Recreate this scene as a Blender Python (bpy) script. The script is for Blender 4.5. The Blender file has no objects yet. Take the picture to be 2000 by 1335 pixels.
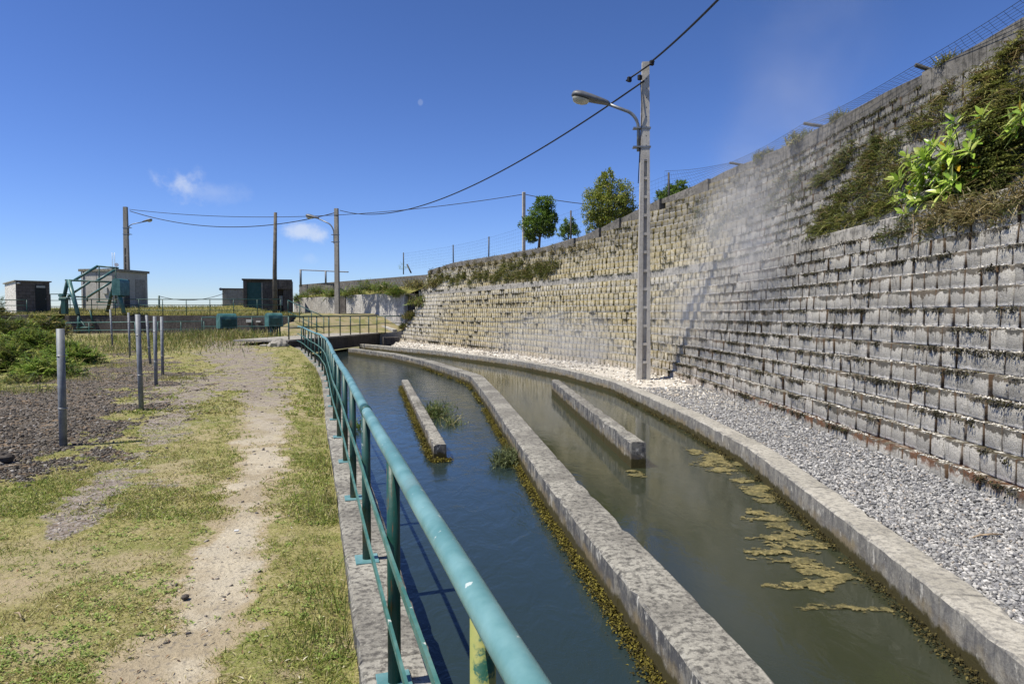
import bpy, math, random
import numpy as np
from mathutils import Vector, Matrix
random.seed(7)
RNG = np.random.default_rng(11)
S = bpy.context.scene
COL = S.collection
R = math.radians

# ------------------------------------------------------------------ camera
CAM_H, FPX, PITCH = 1.62, 1333.0, math.atan(53.5/1333.0)
cam_d = bpy.data.cameras.new("camera"); cam = bpy.data.objects.new("camera", cam_d); COL.objects.link(cam)
cam.location = (0, 0, CAM_H); cam.rotation_euler = (R(90)-PITCH, 0, 0)
cam_d.sensor_width = 36.0; cam_d.lens = FPX/2000.0*36.0
cam_d.clip_start = 0.05; cam_d.clip_end = 20000
S.camera = cam
# ------------------------------------------------------------------ sun and sky
SUN_EL, SUN_TO = R(60), Vector((0.94, 0.34))          # SUN_TO: the way the light travels over the ground
w = bpy.data.worlds.new("World"); S.world = w; w.use_nodes = True
nt = w.node_tree; nt.nodes.clear()
wo = nt.nodes.new('ShaderNodeOutputWorld'); bg = nt.nodes.new('ShaderNodeBackground')
sky = nt.nodes.new('ShaderNodeTexSky'); sky.sky_type = 'NISHITA'; sky.sun_disc = False
sky.sun_elevation = SUN_EL
sky.sun_rotation = math.atan2(-SUN_TO.x, -SUN_TO.y)
sky.altitude = 300; sky.air_density = 1.0; sky.dust_density = 0.0; sky.ozone_density = 1.0
bg.inputs['Strength'].default_value = 0.0945
def wn(t, **k):
    n = nt.nodes.new(t)
    for a, v in k.items(): setattr(n, a, v)
    return n
# two small clouds low over the left half of the sky, and thin veils
tc = wn('ShaderNodeTexCoord')
def cloud_mask(d, rx, rz, scale, lo, hi, seed):
    d = Vector(d).normalized(); side = d.cross(Vector((0,0,1))).normalized(); up = side.cross(d)
    def dot(v, dim):
        n = wn('ShaderNodeVectorMath', operation='DOT_PRODUCT'); nt.links.new(tc.outputs['Generated'], n.inputs[0]); n.inputs[1].default_value = v/dim
        return n.outputs['Value']
    a, b = dot(side, rx), dot(up, rz)
    cmb = wn('ShaderNodeCombineXYZ'); nt.links.new(a, cmb.inputs[0]); nt.links.new(b, cmb.inputs[1])
    ln = wn('ShaderNodeVectorMath', operation='LENGTH'); nt.links.new(cmb.outputs[0], ln.inputs[0])
    fwd = wn('ShaderNodeVectorMath', operation='DOT_PRODUCT'); nt.links.new(tc.outputs['Generated'], fwd.inputs[0]); fwd.inputs[1].default_value = d
    nz = wn('ShaderNodeTexNoise'); nz.inputs['Scale'].default_value = scale; nz.inputs['Detail'].default_value = 6; nz.inputs['Roughness'].default_value = 0.6
    nz.noise_dimensions = '4D'; nz.inputs['W'].default_value = seed
    nt.links.new(tc.outputs['Generated'], nz.inputs['Vector'])
    m1 = wn('ShaderNodeMath', operation='SUBTRACT'); nt.links.new(nz.outputs['Fac'], m1.inputs[0])
    m0 = wn('ShaderNodeMath', operation='MULTIPLY'); nt.links.new(ln.outputs['Value'], m0.inputs[0]); m0.inputs[1].default_value = 0.42
    nt.links.new(m0.outputs[0], m1.inputs[1])
    mr = wn('ShaderNodeMapRange', interpolation_type='SMOOTHSTEP'); nt.links.new(m1.outputs[0], mr.inputs[0])
    mr.inputs[1].default_value = lo; mr.inputs[2].default_value = hi
    g = wn('ShaderNodeMath', operation='GREATER_THAN'); nt.links.new(fwd.outputs['Value'], g.inputs[0]); g.inputs[1].default_value = 0.5
    m2 = wn('ShaderNodeMath', operation='MULTIPLY'); nt.links.new(mr.outputs[0], m2.inputs[0]); nt.links.new(g.outputs[0], m2.inputs[1])
    return m2.outputs[0]
SKY_GRADE = [(1.241, .383), (1.246, .461), (1.40, .545)]
def pdir(px, py):
    u = (px-1000)/FPX; v = (667.5-py)/FPX
    return Vector((u, math.cos(PITCH)+v*math.sin(PITCH), -math.sin(PITCH)+v*math.cos(PITCH)))
# deepen the clear blue towards the zenith as in the photograph
cur = None
_sp = wn('ShaderNodeSeparateColor'); nt.links.new(sky.outputs[0], _sp.inputs[0]); _cb = wn('ShaderNodeCombineColor')
for _i, (_g, _k) in enumerate(SKY_GRADE):
    _p = wn('ShaderNodeMath', operation='POWER'); nt.links.new(_sp.outputs[_i], _p.inputs[0]); _p.inputs[1].default_value = _g
    _q = wn('ShaderNodeMath', operation='MULTIPLY'); nt.links.new(_p.outputs[0], _q.inputs[0]); _q.inputs[1].default_value = _k; nt.links.new(_q.outputs[0], _cb.inputs[_i])
cur = _cb.outputs[0]
for (px, py, rx, rz, sc, lo, hi, amt, seed) in [(352,362,.062,.040,26,.22,.52,.55,3.1),(592,452,.040,.020,20,.15,.42,.6,8.4),(420,375,.06,.025,18,.25,.6,.18,5.0),(602,505,.03,.012,30,.2,.5,.12,2.0),(821,200,.0036,.0044,8,.05,.30,.13,6.0)]:
    mk = cloud_mask(pdir(px,py), rx, rz, sc, lo, hi, seed)
    ma = wn('ShaderNodeMath', operation='MULTIPLY'); nt.links.new(mk, ma.inputs[0]); ma.inputs[1].default_value = amt
    mx = wn('ShaderNodeMix', data_type='RGBA'); nt.links.new(ma.outputs[0], mx.inputs[0]); nt.links.new(cur, mx.inputs[6]); mx.inputs[7].default_value = (6.2,6.6,7.2,1)
    cur = mx.outputs[2]
nt.links.new(cur, bg.inputs['Color']); nt.links.new(bg.outputs[0], wo.inputs[0])
sd = bpy.data.lights.new("sun", 'SUN'); sun = bpy.data.objects.new("sun", sd); COL.objects.link(sun)
sd.energy = 5.0; sd.angle = R(0.53); sd.color = (1.0, 0.94, 0.82)
_l = Vector((SUN_TO.x*math.cos(SUN_EL), SUN_TO.y*math.cos(SUN_EL), -math.sin(SUN_EL)))
sun.rotation_euler = _l.to_track_quat('-Z', 'Y').to_euler(); sun.location = (-20, -5, 30)
vs = S.view_settings; vs.view_transform = 'Standard'; vs.look = 'None'; vs.exposure = 0.42; vs.gamma = 1.0
S.cycles.volume_step_rate = 2.0; S.cycles.volume_max_steps = 96; S.cycles.max_bounces = 8
S.cycles.use_denoising = True

# ------------------------------------------------------------------ helpers
def at(px, py, z=0.0):
    d = pdir(px, py); t = (z-CAM_H)/d.z
    return Vector((d.x*t, d.y*t, z))
def atY(px, py, Y):
    d = pdir(px, py); t = Y/d.y
    return Vector((d.x*t, Y, CAM_H+d.z*t))
def project(P):
    P = np.asarray(P, float); x, y, z = P[...,0], P[...,1], P[...,2]-CAM_H
    c, s = math.cos(PITCH), math.sin(PITCH)
    dep = y*c - z*s; v = y*s + z*c
    return 1000+FPX*x/dep, 667.5-FPX*v/dep, dep
def hash2(ix, iy, seed):
    h = (ix.astype(np.int64)*374761393 + iy.astype(np.int64)*668265263 + seed*1442695041) & 0xffffffff
    h = ((h ^ (h >> 13))*1274126177) & 0xffffffff
    return ((h ^ (h >> 16)) & 0xffff)/65535.0
def vnoise(x, y, seed=0):
    x = np.asarray(x, float); y = np.asarray(y, float)
    ix, iy = np.floor(x), np.floor(y); fx, fy = x-ix, y-iy
    fx = fx*fx*(3-2*fx); fy = fy*fy*(3-2*fy)
    a = hash2(ix, iy, seed); b = hash2(ix+1, iy, seed); c = hash2(ix, iy+1, seed); d = hash2(ix+1, iy+1, seed)
    return (a*(1-fx)+b*fx)*(1-fy)+(c*(1-fx)+d*fx)*fy
def fbm(x, y, seed=0, o=4):
    s, a, t = 0, 0.5, 0
    for k in range(o):
        s = s+a*vnoise(np.asarray(x)*2**k, np.asarray(y)*2**k, seed+k*17); t += a; a *= .5
    return s/t
def sstep(a, b, x):
    t = np.clip((np.asarray(x, float)-a)/(b-a), 0, 1); return t*t*(3-2*t)
def smooth_curve(pts, step=0.3, it=6):
    P = np.array([[p[0], p[1]] for p in pts], float)
    seg = np.r_[0, np.cumsum(np.hypot(*np.diff(P, axis=0).T))]
    n = int(seg[-1]/step)+1; s = np.linspace(0, seg[-1], n)
    Q = np.c_[np.interp(s, seg, P[:,0]), np.interp(s, seg, P[:,1])]
    for _ in range(it):
        Q[1:-1] = (Q[:-2]+2*Q[1:-1]+Q[2:])/4
    return Q
def curve_len(Q): return np.r_[0, np.cumsum(np.hypot(*np.diff(Q, axis=0).T))]
def normals2(Q):                                  # normal to the right of the direction of travel
    T = np.gradient(Q, axis=0); T /= np.hypot(T[:,0], T[:,1])[:,None]
    return np.c_[T[:,1], -T[:,0]]
def np_mesh(name, V, F, m, parent=None, smooth=False, attrs=None, mats=None, midx=None):
    V = np.asarray(V, np.float32); me = bpy.data.meshes.new(name)
    if isinstance(F, np.ndarray):
        k = F.shape[1]; nf = F.shape[0]
        me.vertices.add(len(V)); me.vertices.foreach_set('co', V.ravel())
        me.loops.add(nf*k); me.loops.foreach_set('vertex_index', F.astype(np.int32).ravel())
        me.polygons.add(nf); me.polygons.foreach_set('loop_start', np.arange(0, nf*k, k, dtype=np.int32))
        me.polygons.foreach_set('loop_total', np.full(nf, k, np.int32))
        me.update(calc_edges=True)
    else:
        me.from_pydata([tuple(map(float, v)) for v in V], [], F)
    for a, (dom, arr) in (attrs or {}).items():
        arr = np.asarray(arr, np.float32)
        if arr.ndim == 1:
            at_ = me.attributes.new(a, 'FLOAT', dom); at_.data.foreach_set('value', arr)
        else:
            at_ = me.attributes.new(a, 'FLOAT_VECTOR', dom); at_.data.foreach_set('vector', arr.ravel())
    for mm in (mats or [m]): me.materials.append(mm)
    if midx is not None: me.polygons.foreach_set('material_index', np.asarray(midx, np.int32))
    if smooth: me.polygons.foreach_set('use_smooth', np.ones(len(me.polygons), bool))
    me.validate(); me.update()
    o = bpy.data.objects.new(name, me); COL.objects.link(o)
    if parent is not None: o.parent = parent
    return o
class MB:
    def __init__(s): s.v, s.f, s.sm = [], [], []
    def add(s, V, F, smooth=False):
        n = len(s.v); s.v += [tuple(x) for x in V]; s.f += [tuple(i+n for i in f) for f in F]; s.sm += [smooth]*len(F); return s
    def box(s, c, d, rz=0.0, bev=0.0, M=None):
        x, y, z = d[0]/2, d[1]/2, d[2]/2; b = min(bev, x*.45, y*.45, z*.45)
        if b <= 0:
            V = [(i*x, j*y, k*z) for k in (-1,1) for j in (-1,1) for i in (-1,1)]
            F = [(0,2,3,1),(4,5,7,6),(0,1,5,4),(2,6,7,3),(0,4,6,2),(1,3,7,5)]
        else:
            V, idx, F = [], {}, []
            for sx in (-1,1):
                for sy in (-1,1):
                    for sz in (-1,1):
                        for a in range(3):
                            p = [sx*(x-b), sy*(y-b), sz*(z-b)]; p[a] = (sx*x, sy*y, sz*z)[a]
                            idx[sx,sy,sz,a] = len(V); V.append(tuple(p))
            g = idx
            for a in range(3):
                u, v_ = [(1,2),(2,0),(0,1)][a]
                for sa in (-1,1):
                    q = []
                    for (su, sv) in ((-1,-1),(1,-1),(1,1),(-1,1)):
                        k = [0,0,0]; k[a], k[u], k[v_] = sa, su, sv; q.append(g[(*k, a)])
                    F.append(tuple(q if sa > 0 else q[::-1]))
            for a in range(3):
                u, v_ = [(1,2),(2,0),(0,1)][a]
                for su in (-1,1):
                    for sv in (-1,1):
                        k0 = [0,0,0]; k0[a], k0[u], k0[v_] = -1, su, sv; k1 = list(k0); k1[a] = 1
                        q = [g[(*k0,u)], g[(*k1,u)], g[(*k1,v_)], g[(*k0,v_)]]
                        F.append(tuple(q if su*sv < 0 else q[::-1]))
            for sx in (-1,1):
                for sy in (-1,1):
                    for sz in (-1,1):
                        q = [g[sx,sy,sz,0], g[sx,sy,sz,1], g[sx,sy,sz,2]]
                        F.append(tuple(q if sx*sy*sz > 0 else q[::-1]))
        m = M if M is not None else Matrix.Translation(Vector(c)) @ Matrix.Rotation(rz, 4, 'Z')
        return s.add([m @ Vector(p) for p in V], F)
    def sweep(s, path, prof, caps=True, smooth=False, closed=True, scale=None, up=(0,0,1)):
        P = [Vector(p) for p in path]; n, k = len(P), len(prof); V = []
        for i, p in enumerate(P):
            t = (P[min(i+1,n-1)]-P[max(i-1,0)]).normalized(); u = Vector(up)
            if abs(t.dot(u)) > .97: u = Vector((0,1,0)) if abs(t.y) < .9 else Vector((1,0,0))
            side = t.cross(u).normalized(); uu = side.cross(t); q = scale[i] if scale else 1.0
            V += [p + side*(a*q) + uu*(b*q) for a, b in prof]
        F = [(i*k+j, i*k+(j+1) % k, (i+1)*k+(j+1) % k, (i+1)*k+j) for i in range(n-1) for j in range(k)]
        s.add(V, F, smooth)
        if caps: s.f += [tuple(len(s.v)-n*k+j for j in range(k))[::-1], tuple(len(s.v)-k+j for j in range(k))]; s.sm += [False, False]
        return s
    def tube(s, path, r, sides=8, caps=True, scale=None, smooth=True):
        return s.sweep(path, [(r*math.cos(2*math.pi*j/sides), r*math.sin(2*math.pi*j/sides)) for j in range(sides)], caps, smooth, scale=scale)
    def build(s, name, m, parent=None):
        me = bpy.data.meshes.new(name); me.from_pydata(s.v, [], s.f); me.materials.append(m)
        me.polygons.foreach_set('use_smooth', np.array(s.sm, bool)); me.validate(); me.update()
        o = bpy.data.objects.new(name, me); COL.objects.link(o)
        if parent is not None: o.parent = parent
        return o
def tag(o, label=None, cat=None, group=None, kind=None):
    if label: o['label'] = label
    if cat: o['category'] = cat
    if group: o['group'] = group
    if kind: o['kind'] = kind
    return o
def empty(name, label, cat, group=None, loc=(0,0,0), rz=0.0):
    o = bpy.data.objects.new(name, None); COL.objects.link(o); o.location = loc; o.rotation_euler = (0,0,rz); o.empty_display_size = .2
    return tag(o, label, cat, group)
def copy_tree(o, parent=None):
    c = o.copy(); COL.objects.link(c)
    if parent is not None: c.parent = parent
    for ch in list(o.children): copy_tree(ch, c)
    return c

# ------------------------------------------------------------------ materials
class NM:
    def __init__(s, name, rough=.85, spec=.3):
        s.m = bpy.data.materials.new(name); s.m.use_nodes = True; s.t = s.m.node_tree; s.b = s.t.nodes['Principled BSDF']; s.out = s.t.nodes['Material Output']
        s.b.inputs['Roughness'].default_value = rough; s.b.inputs['Specular IOR Level'].default_value = spec
        s.geo = s.t.nodes.new('ShaderNodeNewGeometry')
    def n(s, t, **k):
        q = s.t.nodes.new(t)
        for a, v in k.items(): setattr(q, a, v)
        return q
    def l(s, a, b):
        if hasattr(a, 'default_value') or isinstance(a, bpy.types.NodeSocket): s.t.links.new(a, b)
        elif isinstance(a, (tuple, list)): b.default_value = (*a, 1) if len(a) == 3 and b.type == 'RGBA' else a
        else: b.default_value = a
    def pos(s, scale=(1,1,1)):
        q = s.n('ShaderNodeVectorMath', operation='MULTIPLY'); s.l(s.geo.outputs['Position'], q.inputs[0]); q.inputs[1].default_value = scale; return q.outputs[0]
    def noise(s, sc, det=4, ro=.55, v=None, out='Fac', dist=0):
        q = s.n('ShaderNodeTexNoise'); q.inputs['Scale'].default_value = sc; q.inputs['Detail'].default_value = det; q.inputs['Roughness'].default_value = ro; q.inputs['Distortion'].default_value = dist
        s.l(v if v is not None else s.geo.outputs['Position'], q.inputs['Vector']); return q.outputs[out]
    def vor(s, sc, v=None, out='Distance', feat='F1'):
        q = s.n('ShaderNodeTexVoronoi', feature=feat); q.inputs['Scale'].default_value = sc; s.l(v if v is not None else s.geo.outputs['Position'], q.inputs['Vector']); return q.outputs[out]
    def ramp(s, x, lo, hi, a=0., b=1.):
        q = s.n('ShaderNodeMapRange', interpolation_type='SMOOTHSTEP'); s.l(x, q.inputs[0]); s.l(lo, q.inputs[1]); s.l(hi, q.inputs[2]); q.inputs[3].default_value = a; q.inputs[4].default_value = b; return q.outputs[0]
    def math(s, op, a, b=0., c=0., clamp=False):
        q = s.n('ShaderNodeMath', operation=op, use_clamp=clamp); s.l(a, q.inputs[0]); s.l(b, q.inputs[1]); s.l(c, q.inputs[2]); return q.outputs[0]
    def mix(s, f, a, b, mode='MIX'):
        q = s.n('ShaderNodeMix', data_type='RGBA', blend_type=mode); s.l(f, q.inputs[0]); s.l(a, q.inputs[6]); s.l(b, q.inputs[7]); return q.outputs[2]
    def attr(s, name, out='Fac'):
        q = s.n('ShaderNodeAttribute', attribute_name=name); return q.outputs[out]
    def sep(s, v, k):
        q = s.n('ShaderNodeSeparateXYZ'); s.l(v, q.inputs[0]); return q.outputs[k]
    def bump(s, h, st=.5, d=.01):
        q = s.n('ShaderNodeBump'); q.inputs['Strength'].default_value = st; q.inputs['Distance'].default_value = d; s.l(h, q.inputs['Height'])
        if s.b.inputs['Normal'].is_linked: s.t.links.new(s.b.inputs['Normal'].links[0].from_socket, q.inputs['Normal'])
        s.t.links.new(q.outputs[0], s.b.inputs['Normal']); return s
    def col(s, c): s.l(c, s.b.inputs['Base Color']); return s

def concrete(name, base, dark, light, moss_z=None, dirt=.5, speck=.55, streak=True, tint=None, ms=9, side=0.):
    k = NM(name, .9, .25)
    big = k.noise(1.3, 5, .6); mid = k.noise(ms, 6, .72); fine = k.noise(70, 4, .7)
    c = k.mix(k.ramp(big, .38, .62), base, [(a+b)/2 for a, b in zip(base, light)])
    c = k.mix(k.math('MULTIPLY', k.ramp(mid, .46, .62), dirt), c, dark)
    if streak:
        st = k.noise(6, 4, .6, k.pos((3,3,.25)))
        c = k.mix(k.math('MULTIPLY', k.ramp(st, .5, .68), dirt*1.1, clamp=True), c, dark)
    c = k.mix(k.math('MULTIPLY', k.ramp(k.noise(22, 6, .75), .56, .66), speck), c, light)
    c = k.mix(k.ramp(fine, .3, .75, 0, .35), c, [x*.45 for x in base])
    if side:                                      # upright faces coloured darker, in blotches, with white crusts
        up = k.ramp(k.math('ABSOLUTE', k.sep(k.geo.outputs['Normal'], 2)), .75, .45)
        upright_col = k.mix(k.ramp(k.noise(7, 6, .75, k.pos((1,1,.6))), .46, .58), (.055,.056,.062), (.20,.19,.165)); upright_col = k.mix(k.ramp(k.noise(12, 6, .75, k.pos((1,1,.45))), .57, .64), upright_col, (.52,.50,.44))
        c = k.mix(k.math('MULTIPLY', up, side), c, upright_col)
    if tint: c = k.mix(k.math('MULTIPLY', k.ramp(k.noise(.7, 4), .45, .7), .6), c, tint)
    if moss_z:                                    # weed and rust-coloured growth along the waterline
        z = k.sep(k.geo.outputs['Position'], 2); zn = k.math('ADD', z, k.math('MULTIPLY', k.noise(7, 5, .7), -.16))
        c = k.mix(k.math('MULTIPLY', k.ramp(zn, moss_z+.07, moss_z+.0), k.ramp(k.noise(2.3,4,.6), .4, .62, .05, .65)), c, (.20,.15,.07))
        c = k.mix(k.ramp(zn, moss_z-.01, moss_z-.05), c, (.05,.042,.014))
    k.col(c); k.bump(mid, .35, .02); k.bump(fine, .5, .006); return k.m

M = {}
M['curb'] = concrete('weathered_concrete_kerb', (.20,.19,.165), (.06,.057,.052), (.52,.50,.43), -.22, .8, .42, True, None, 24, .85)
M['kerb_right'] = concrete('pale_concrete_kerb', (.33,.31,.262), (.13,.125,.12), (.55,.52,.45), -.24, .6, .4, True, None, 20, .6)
M['old_conc'] = concrete('dark_old_concrete', (.085,.075,.068), (.03,.028,.027), (.17,.155,.14), None, .7, .3)
M['mid_conc'] = concrete('grey_concrete', (.31,.29,.25), (.13,.12,.105), (.46,.44,.39), None, .45, .35)
M['white_conc'] = concrete('whitened_concrete', (.42,.40,.37), (.13,.125,.12), (.72,.70,.66), None, .6, .7)
M['pole_conc'] = concrete('pole_concrete', (.44,.41,.36), (.24,.22,.19), (.55,.53,.48), None, .35, .3)
M['pole_dark'] = concrete('old_pole_concrete', (.27,.25,.215), (.15,.135,.115), (.38,.36,.32), None, .4, .3)

def paint(name, c, faded, rust=.12, rough=.4, chips=.2):
    k = NM(name, rough, .45)
    a = k.mix(k.ramp(k.noise(5, 5, .6), .35, .7), c, faded)
    a = k.mix(k.math('MULTIPLY', k.ramp(k.noise(3.5, 6, .7, k.pos((1,1,.5))), .58, .66), rust), a, (.16,.06,.02))
    a = k.mix(k.math('MULTIPLY', k.ramp(k.noise(17, 5, .6), .665, .69), chips), a, (.65,.66,.62))
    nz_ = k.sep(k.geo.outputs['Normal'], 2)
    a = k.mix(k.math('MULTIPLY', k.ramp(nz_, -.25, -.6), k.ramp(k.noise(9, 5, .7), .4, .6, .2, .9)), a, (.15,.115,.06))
    k.col(a); k.bump(k.noise(60, 3), .15, .003); return k.m
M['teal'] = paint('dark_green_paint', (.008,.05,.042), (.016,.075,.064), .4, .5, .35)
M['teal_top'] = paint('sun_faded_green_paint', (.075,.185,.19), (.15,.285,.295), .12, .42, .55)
M['teal_lichen'] = None
k = NM('lichened_green_paint', .6)
k.col(k.mix(k.ramp(k.noise(18, 6, .7), .44, .54), (.012,.075,.05), k.mix(k.noise(50, 3), (.27,.26,.075), (.17,.21,.06)))); k.bump(k.noise(40, 4), .4, .004)
M['teal_lichen'] = k.m
k = NM('rusting_green_paint', .45)
k.col(k.mix(k.ramp(k.noise(4, 6, .7, k.pos((14,14,1))), .56, .66), (.008,.055,.045), (.17,.065,.02))); k.bump(k.noise(50, 4), .3, .003)
M['teal_rust'] = k.m
def simple(name, c, c2=None, rough=.8, sc=12, spec=.3, metal=0., bump=0.):
    k = NM(name, rough, spec); k.b.inputs['Metallic'].default_value = metal
    k.col(k.mix(k.ramp(k.noise(sc, 5, .6), .35, .65), c, c2) if c2 else c)
    if bump: k.bump(k.noise(sc*4, 4), bump, .005)
    return k.m
M['galv'] = simple('galvanised_steel', (.14,.155,.175), (.21,.225,.245), .6, 9, .4, .15, .1)
M['galv_ring'] = simple('galvanised_band', (.48,.5,.5), (.3,.3,.3), .45, 30, .5, .5)
M['cable'] = simple('black_cable', (.012,.012,.013), None, .6)
M['wire'] = simple('fence_wire', (.035,.04,.045), None, .6)
M['lamp_body'] = simple('lamp_housing', (.085,.09,.10), (.12,.125,.135), .5, 6, .5)
M['lamp_glass'] = simple('lamp_bowl', (.45,.44,.38), (.36,.35,.3), .15, 8, .6)
M['lamp_arm'] = simple('lamp_arm_steel', (.22,.24,.26), (.15,.16,.17), .45, 8, .5, .4)
M['wood'] = simple('weathered_wood', (.085,.075,.06), (.15,.135,.11), .9, 5, .2, 0, .3)
M['dark'] = simple('dark_opening', (.012,.012,.012), (.02,.02,.02), .9)
M['door_dark'] = simple('dark_door', (.015,.018,.018), (.03,.032,.03), .6)
M['shutter'] = simple('teal_shutter', (.022,.075,.07), (.035,.095,.09), .55, 4)
M['plate'] = simple('pale_plate', (.5,.5,.46), (.35,.35,.32), .5, 30)
M['white'] = simple('white_plastic', (.75,.75,.73), (.6,.6,.58), .4, 20)
M['rock'] = simple('dark_rock', (.05,.042,.038), (.10,.09,.08), .95, 14, .2, 0, .6)
M['twig'] = simple('dry_twig', (.42,.34,.24), (.28,.2,.13), .9, 30, .2, 0, .3)
M['bark'] = simple('bark', (.09,.07,.05), (.14,.11,.08), .95, 20, .2, 0, .5)
M['masonry'] = simple('rubble_masonry', (.11,.10,.09), (.05,.045,.04), .95, 7, .2, 0, .7)

def leafmat(name, rough=.5, trans=.35, spec=.3):
    """colour varies from leaf to leaf through the 'tint' attribute"""
    k = NM(name, rough, spec); c = k.attr('tint', 'Vector'); k.col(c)
    tr = k.n('ShaderNodeBsdfTranslucent'); k.l(c, tr.inputs['Color']); mx = k.n('ShaderNodeMixShader'); mx.inputs[0].default_value = trans
    k.t.links.new(k.b.outputs[0], mx.inputs[1]); k.t.links.new(tr.outputs[0], mx.inputs[2]); k.t.links.new(mx.outputs[0], k.out.inputs['Surface']); return k.m
M['leaf'] = leafmat('leaves', .5, .3); M['gloss_leaf'] = leafmat('glossy_leaves', .28, .35, .5); M['grass'] = leafmat('grass_blades', .6, .3); M['moss'] = leafmat('moss_tufts', .8, .1, .15)
k = NM('stone_chips', .85, .3); k.col(k.mix(k.ramp(k.noise(60, 4), .3, .7, 0, .4), k.attr('tint','Vector'), (.12,.11,.10))); k.bump(k.noise(90,3), .3, .003); M['stone'] = k.m
# ------------------------------------------------------------------ the plan of the place
WATER = -0.28
RAILP = smooth_curve([(1.42,-3.5),(.52,-.5),(-.07,1.46),(-.52,2.94),(-.97,4.49),(-1.44,6.1),(-1.9,7.7),(-2.6,10),(-3.6,13.5),(-4.65,17.1),(-5.75,20.5),(-6.95,23.7),(-7.95,26.4),(-9.0,29.0),(-9.75,30.3)], .3, 8)
CURB_L = RAILP + normals2(RAILP)*0.03                 # centre of the near kerb, 0.33 wide
GUTTER = [(x, y) for x, y in RAILP]
DIV = smooth_curve([(1.45,0),(1.30,1.0),(1.0,3.0),(.87,4.0),(.75,4.8),(.5,6.5),(.2,9.0),(-.38,13.9),(-.95,18.2),(-2.9,23.9),(-4.95,28.5),(-7.75,32.9)], .3, 2)
IN_R = smooth_curve([(1.5,-3),(1.95,0),(2.39,3.19),(2.51,4.09),(2.63,5.3),(2.91,8.4),(2.85,11.1),(2.47,16.5),(1.53,20.4),(.1,24.3),(-3.2,30.4),(-6.9,35.6),(-8.4,37.5)], .3, 3)
CURB_R = IN_R + normals2(IN_R)*0.13
WBASE = smooth_curve([(3.1,-5),(3.7,-1),(4.05,3),(4.19,5.59),(4.27,6.98),(4.27,8.97),(4.25,11.4),(4.28,14.5),(4.2,17.2),(3.85,19.4),(3.27,21.9),(1.8,24.4),(0,28.4),(-2.6,33.8),(-7.2,42.8)], .14, 40)
WN = normals2(WBASE)
for _ in range(60): WN[1:-1] = (WN[:-2]+2*WN[1:-1]+WN[2:])/4
WN /= np.hypot(WN[:,0], WN[:,1])[:,None]
WS = curve_len(WBASE)
ROW, SET, Z0 = .22, .10, -.06
NLOW, NUP = 13, 11
ZB = Z0+NLOW*ROW                                      # top of the lower tier
BAND = .24
ZU = ZB+BAND
def setback(z):
    z = np.asarray(z, float); r = np.floor((z-Z0)/ROW+1e-6)
    lo = np.clip(r, 0, NLOW-1)*SET
    up = NLOW*SET+.30+np.floor((z-ZU)/ROW+1e-6)*SET
    return np.where(z < ZB, lo, np.where(z < ZU, NLOW*SET, up))
CREST = [(2000,42),(1900,99),(1828,135),(1740,179),(1616,246),(1530,291),(1430,330),(1380,352),(1300,386),(1240,414),(1145,459),(1060,483),(960,501),(885,513),(800,529)]
def TOPZ(s):                                          # height of the crest along the wall
    return np.interp(s, CR_S, CR_Z)
def wxy(s, off):
    return np.stack([np.interp(s, WS, WBASE[:,0])+np.interp(s, WS, WN[:,0])*off, np.interp(s, WS, WBASE[:,1])+np.interp(s, WS, WN[:,1])*off], -1)
def ntop(s):                                          # number of upper courses: the wall steps down along its length
    return np.floor((TOPZ(s)-.17-ZU)/ROW).astype(int)
# the crest falls slowly along the wall: find its height where the photograph shows it
_c = []
for _a, _b in CREST:
    _z0 = 5.
    for _ in range(12):
        _of = NLOW*SET+.30+np.floor((_z0-.17-ZU)/ROW)*SET-.06; _q = np.stack([*wxy(WS, _of).T, np.full(len(WS), _z0)], -1); _u, _v, _d = project(_q); _i = int(np.argmin(np.abs(_u-_a)+(_d < 1)*1e6)); _z1 = CAM_H+(614-_b)/FPX*_q[_i,1]
        _z0 = .5*_z0+.5*_z1
    _c.append((WS[_i], _z0))
_c = sorted(_c); CR_S = np.array([WS[0]]+[q[0] for q in _c]+[WS[-1]]); CR_Z = np.array([_c[0][1]-.1]+[q[1] for q in _c]+[_c[-1][1]])
print('crest', [(round(float(a), 1), round(float(b), 2)) for a, b in _c])
# grid of points on the wall face, to place plants where the photo has them
_s = np.linspace(WS[0], WS[-1], 500); _z = np.linspace(Z0+.05, ZU+NUP*ROW+.3, 120)
_SS, _ZZ = np.meshgrid(_s, _z, indexing='ij')
_P = np.concatenate([wxy(_SS, setback(_ZZ)), _ZZ[..., None]], -1)
_px, _py, _dp = project(_P); _bad = (_dp < .5)
def wall_at(px, py):
    d = (_px-px)**2+(_py-py)**2; d[_bad] = 1e9
    i, j = np.unravel_index(np.argmin(d), d.shape)
    return _SS[i,j], _ZZ[i,j], Vector(_P[i,j]), Vector((*[-np.interp(_SS[i,j], WS, WN[:,a]) for a in (0,1)], 0))

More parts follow.
